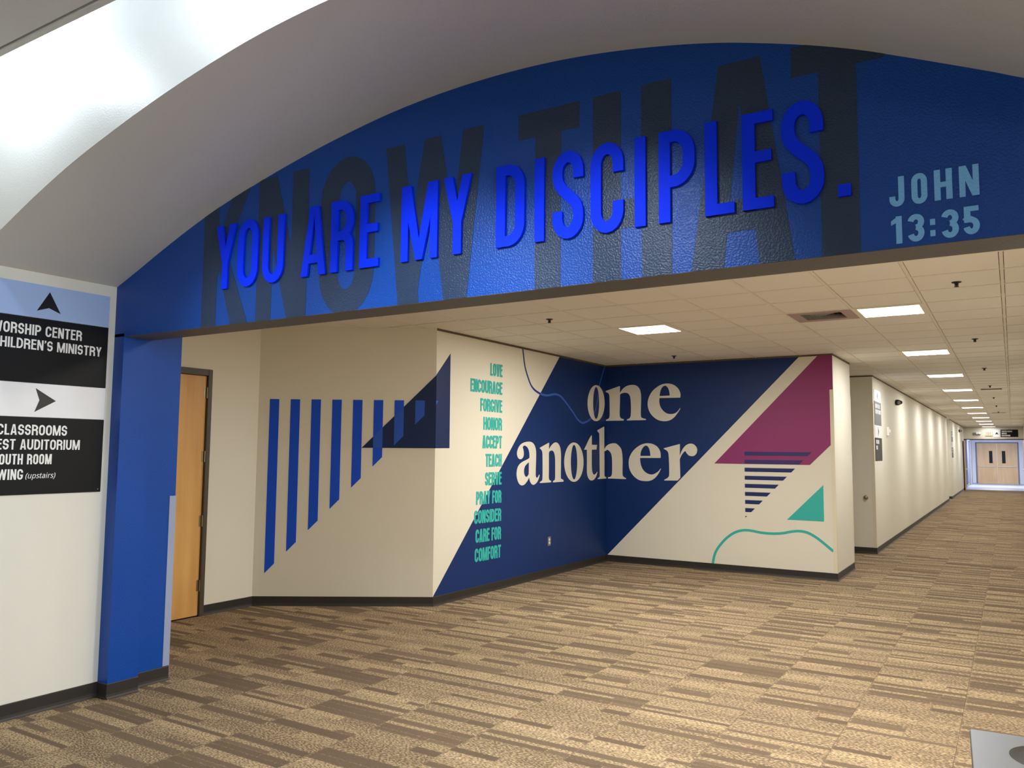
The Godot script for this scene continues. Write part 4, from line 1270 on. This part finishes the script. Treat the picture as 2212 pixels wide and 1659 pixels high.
	# air vents in the grid
	for v in [[-3, 2, "purplish air vent with open louvers beside the first corridor light", true], [-1, 20, "cream air vent in the corridor ceiling, first of two beside the lights", false], [-1, 38, "cream air vent in the corridor ceiling, further along the lights", false]]:
		t = thing("air_vent", v[2], "vent", Vector3((v[0] + 0.5) * TILE, CEIL, -(v[1] + 0.5) * TILE))
		var o := TILE / 2 - 0.013
		var i := 0.19
		st = mb()
		for s in [-1, 1]:
			box(st, Vector3(minf(s * o, s * i), -0.001, -o), Vector3(maxf(s * o, s * i), 0.008, o))
			box(st, Vector3(-i, -0.001, minf(s * o, s * i)), Vector3(i, 0.008, maxf(s * o, s * i)))
		obj("plate", st, M.louver if v[3] else M.tbar, t)
		st = mb()
		box(st, Vector3(-i, 0.045, -i), Vector3(i, 0.05, i))
		obj("throat", st, M.dark, t)
		for k in 5:
			var q := i - 0.004 - k * 0.036
			st = mb()
			for s in 4:
				var b := Basis(Vector3.UP, s * PI / 2)
				var x2 := Transform3D(b, Vector3.ZERO)
				quad(st, x2 * Vector3(-q, 0.002, q), x2 * Vector3(q, 0.002, q), x2 * Vector3(q - 0.03, 0.03, q - 0.03), x2 * Vector3(-q + 0.03, 0.03, q - 0.03), b * Vector3(0, -0.6, 0.8))
				quad(st, x2 * Vector3(-q, 0.004, q), x2 * Vector3(q, 0.004, q), x2 * Vector3(q - 0.03, 0.032, q - 0.03), x2 * Vector3(-q + 0.03, 0.032, q - 0.03), b * Vector3(0, 0.6, -0.8))
			obj("louver", st, M.diffuser, t)
	# bin by the right-hand pier
	t = thing("waste_bin", "square metal waste bin with a round black opening in its top", "bin", Vector3(0.104, 0, 3.716), 0.06)
	st = mb()
	bevel(st, Vector3(-0.225, 0.03, -0.195), Vector3(0.225, 0.735, 0.195), 0.006)
	obj("body", st, M.bin, t)
	st = mb()
	box(st, Vector3(-0.215, 0.0, -0.185), Vector3(0.215, 0.032, 0.185))
	obj("plinth", st, M.black, t)
	st = mb()
	bevel(st, Vector3(-0.236, 0.728, -0.204), Vector3(0.236, 0.745, 0.204), 0.002)
	obj("rim", st, M.black, t)
	st = mb()
	var outer := R(-0.232, -0.2, 0.232, 0.2)
	var hole := PackedVector2Array()
	for p in arc(0, 0, 0.13, 0.13, 0, TAU * 47 / 48, 47): hole.append(p)
	ext_all(st, minus(outer, hole), Transform3D(Basis(Vector3.RIGHT, Vector3.BACK, Vector3.UP), Vector3.ZERO), 0.745, 0.75)
	obj("top", st, M.bin, t)
	st = mb()
	lathe(st, [Vector2(0.05, 0.7455), Vector2(0.075, 0.7458), Vector2(0.105, 0.7475), Vector2(0.131, 0.7505)], Transform3D(), 48)
	obj("funnel", st, M.black, t)
	st = mb()
	lathe(st, [Vector2(0.0, 0.7456), Vector2(0.095, 0.7462)], Transform3D(Basis(), Vector3(0.0, 0, 0.0)), 32)
	obj("opening", st, M.black, t)

# ---------------------------------------------------------------- end of the corridor
func leaf(parent: Node3D, x0: float, x1: float, glass: Array) -> void:
	var st := mb()
	var body := R(x0, 0.01, x1, 2.38)
	var hole := R(glass[0], glass[2], glass[1], glass[3])
	ext_all(st, minus(body, hole), Transform3D(), 0.0, 0.045)
	var l := obj("leaf", st, M.maple, parent)
	st = mb()
	box(st, Vector3(glass[0], glass[2], 0.02), Vector3(glass[1], glass[3], 0.026))
	obj("pane", st, M.signblack, l)
	st = mb()
	bevel(st, Vector3(x0 + 0.05, 0.98, 0.05), Vector3(x1 - 0.04, 1.04, 0.1), 0.01)
	obj("push_bar", st, M.guard, l)

func build_far_end() -> void:
	var st := mb()
	# wall over the opening, vestibule beyond
	box(st, Vector3(XC - 0.3, 2.46, ZE - 0.15), Vector3(XR + 0.15, CEIL + 0.15, ZE))
	struct("wall_end", st, M.wall, "beige wall over the opening at the corridor's end")
	st = mb()
	bevel(st, Vector3(-2.0, 2.425, ZE - 0.16), Vector3(XR, 2.465, ZE + 0.012), 0.003)
	struct("trim_7", st, M.dark, "dark frame over the opening at the corridor's end")
	st = mb()
	box(st, Vector3(-2.5, -0.15, -49.6), Vector3(0.9, -0.001, ZE))
	struct("floor_vestibule", st, M.vinyl, "smooth bluish vestibule floor")
	st = mb()
	box(st, Vector3(-2.5, 2.75, -49.6), Vector3(0.9, 2.9, ZE - 0.15))
	struct("ceiling_vestibule", st, M.vest, "white vestibule ceiling")
	st = mb()
	box(st, Vector3(-2.3, 0, -49.45), Vector3(-1.88, 2.75, -49.3)); box(st, Vector3(0.34, 0, -49.45), Vector3(0.9, 2.75, -49.3)); box(st, Vector3(-1.88, 2.45, -49.45), Vector3(0.34, 2.75, -49.3))
	struct("wall_vestibule", st, M.vest, "white vestibule wall around the double door")
	st = mb()
	box(st, Vector3(-2.2, 0, -49.3), Vector3(-2.06, 2.75, -46.4)); box(st, Vector3(-2.2, 0, -39.6), Vector3(-2.06, 2.75, ZE - 0.1)); box(st, Vector3(-2.2, 2.5, -46.4), Vector3(-2.06, 2.75, -39.6))
	struct("wall_vestibule_left", st, M.vest, "white vestibule wall with a glazed front")
	st = mb()
	box(st, Vector3(XR + 0.1, 0, -49.3), Vector3(XR + 0.25, 2.75, ZE - 0.1))
	struct("wall_vestibule_right", st, M.vest, "white vestibule wall on the right")
	# glazed front letting daylight in
	var w := Node3D.new()
	w.name = "window_1"
	add_child(w)
	w.position = Vector3(-2.1, 0, -43.0)
	tag(w, "tall glazed front with grey posts in the vestibule", "", "", "structure")
	for z in [-3.4, -1.7, 0.0, 1.7, 3.4]:
		st = mb()
		bevel(st, Vector3(-0.03, 0, z - 0.03), Vector3(0.05, 2.5, z + 0.03), 0.004)
		obj("post", st, M.greyframe, w)
	for z in [-2.55, -0.85, 0.85, 2.55]:
		st = mb()
		box(st, Vector3(0.0, 0.1, z - 0.82), Vector3(0.006, 2.5, z + 0.82))
		obj("pane", st, M.glass, w)
		st = mb()
		box(st, Vector3(-0.02, 0.0, z - 0.82), Vector3(0.04, 0.1, z + 0.82))
		obj("sill", st, M.greyframe, w)
	var l := thing("vestibule_light", "panel light in the vestibule ceiling", "light", Vector3(-0.8, 2.745, -44.0))
	st = mb()
	box(st, Vector3(-0.6, -0.01, -0.3), Vector3(0.6, 0.0, 0.3))
	obj("lens", st, M.lenscool, l)
	area(l, Vector3(0, -0.015, 0), Vector2(1.2, 0.6), 26.0, Color(0.97, 0.985, 1.0))
	# double door
	var d := Node3D.new()
	d.name = "door_2"
	add_child(d)
	d.position = Vector3(-0.77, 0, -49.36)
	tag(d, "light maple double door with two narrow dark windows", "", "", "structure")
	leaf(d, -1.025, -0.004, [-0.406, -0.23, 1.2, 1.935])
	leaf(d, 0.004, 1.025, [0.25, 0.43, 1.2, 1.935])
	for s in [[-1.11, -1.03, 0.0, 2.45], [1.03, 1.11, 0.0, 2.45], [-1.03, 1.03, 2.385, 2.45]]:
		st = mb()
		bevel(st, Vector3(s[0], s[2], -0.06), Vector3(s[1], s[3], 0.075), 0.004)
		obj("frame", st, M.greyframe, d)
	# the corridor's own fire doors, standing open
	for s in [[-1.97, -38.5, PI / 2 + 0.04, "door_3", "maple fire door standing open against the corridor's left wall"], [0.47, -38.5, PI / 2 + 0.19, "door_4", "maple fire door standing open on the corridor's right side"]]:
		var f := Node3D.new()
		f.name = s[3]
		add_child(f)
		f.position = Vector3(s[0], 0, s[1])
		f.rotation.y = -PI / 2 + (0.04 if s[0] < 0 else -0.16) * (1 if s[0] < 0 else -1)
		tag(f, s[4], "", "", "structure")
		st = mb()
		bevel(st, Vector3(0.0, 0.012, -0.022), Vector3(1.15, 2.38, 0.022), 0.003)
		obj("leaf", st, M.maple, f)
		st = mb()
		bevel(st, Vector3(0.05, 0.97, 0.03 if s[0] > 0 else -0.08), Vector3(1.1, 1.03, 0.08 if s[0] > 0 else -0.03), 0.01)
		obj("push_bar", st, M.guard, f)
	# signs on the end wall
	var t := thing("exit_sign", "small cream EXIT sign on the end wall", "sign", Vector3(-0.925, 2.723, ZE))
	st = mb()
	bevel(st, Vector3(-0.145, -0.105, 0), Vector3(0.145, 0.105, 0.04), 0.006)
	obj("case", st, M.exit, t)
	st = mb()
	ext_all(st, moved(line_polys("EXIT", 0.13, 0.2, 0.16, 0.1), Vector2(-0.1, -0.065)), Transform3D(Basis(), Vector3(0, 0, 0.04)), 0.0, 0.002)
	obj("lettering", st, M.red, t)
	t = thing("emergency_light", "white twin-lamp emergency light beside the EXIT sign", "light", Vector3(-1.43, 2.728, ZE))
	st = mb()
	bevel(st, Vector3(-0.16, -0.06, 0), Vector3(0.16, 0.05, 0.05), 0.01)
	obj("case", st, M.plate, t)
	for x in [0.02, 0.12]:
		st = mb()
		lathe(st, [Vector2(0.03, 0.0), Vector2(0.055, 0.05), Vector2(0.05, 0.06), Vector2(0, 0.062)], Transform3D(Basis(Vector3.RIGHT, PI / 2), Vector3(x, 0.02, 0.05)), 16)
		obj("lamp_head", st, M.white, t)
	t = thing("direction_sign", "wide sign with a white arrow square and a black text panel on the end wall", "sign", Vector3(-0.72, 2.735, ZE))
	st = mb()
	bevel(st, Vector3(0.0, -0.19, 0), Vector3(0.26, 0.2, 0.012), 0.002)
	obj("panel", st, M.signwhite, t)
	st = mb()
	bevel(st, Vector3(0.29, -0.175, 0), Vector3(1.006, 0.177, 0.012), 0.002)
	obj("panel", st, M.signblack, t)
	st = mb()
	ext_all(st, moved([arrow(0)], Vector2(0.13, 0.0)), Transform3D(Basis(), Vector3(0, 0, 0.012)), 0.0, 0.002)
	obj("arrow", st, M.black, t)
	for r in [["YOUTH ROOM", 0.06, 0.43], ["WING", -0.04, 0.22], ["CLASSROOMS", -0.14, 0.36]]:
		st = mb()
		ext_all(st, moved(line_polys(r[0], 0.07, r[2], 0.2, 0.08), Vector2(0.33, r[1])), Transform3D(Basis(), Vector3(0, 0, 0.012)), 0.0, 0.002)
		obj("lettering", st, M.white, t)
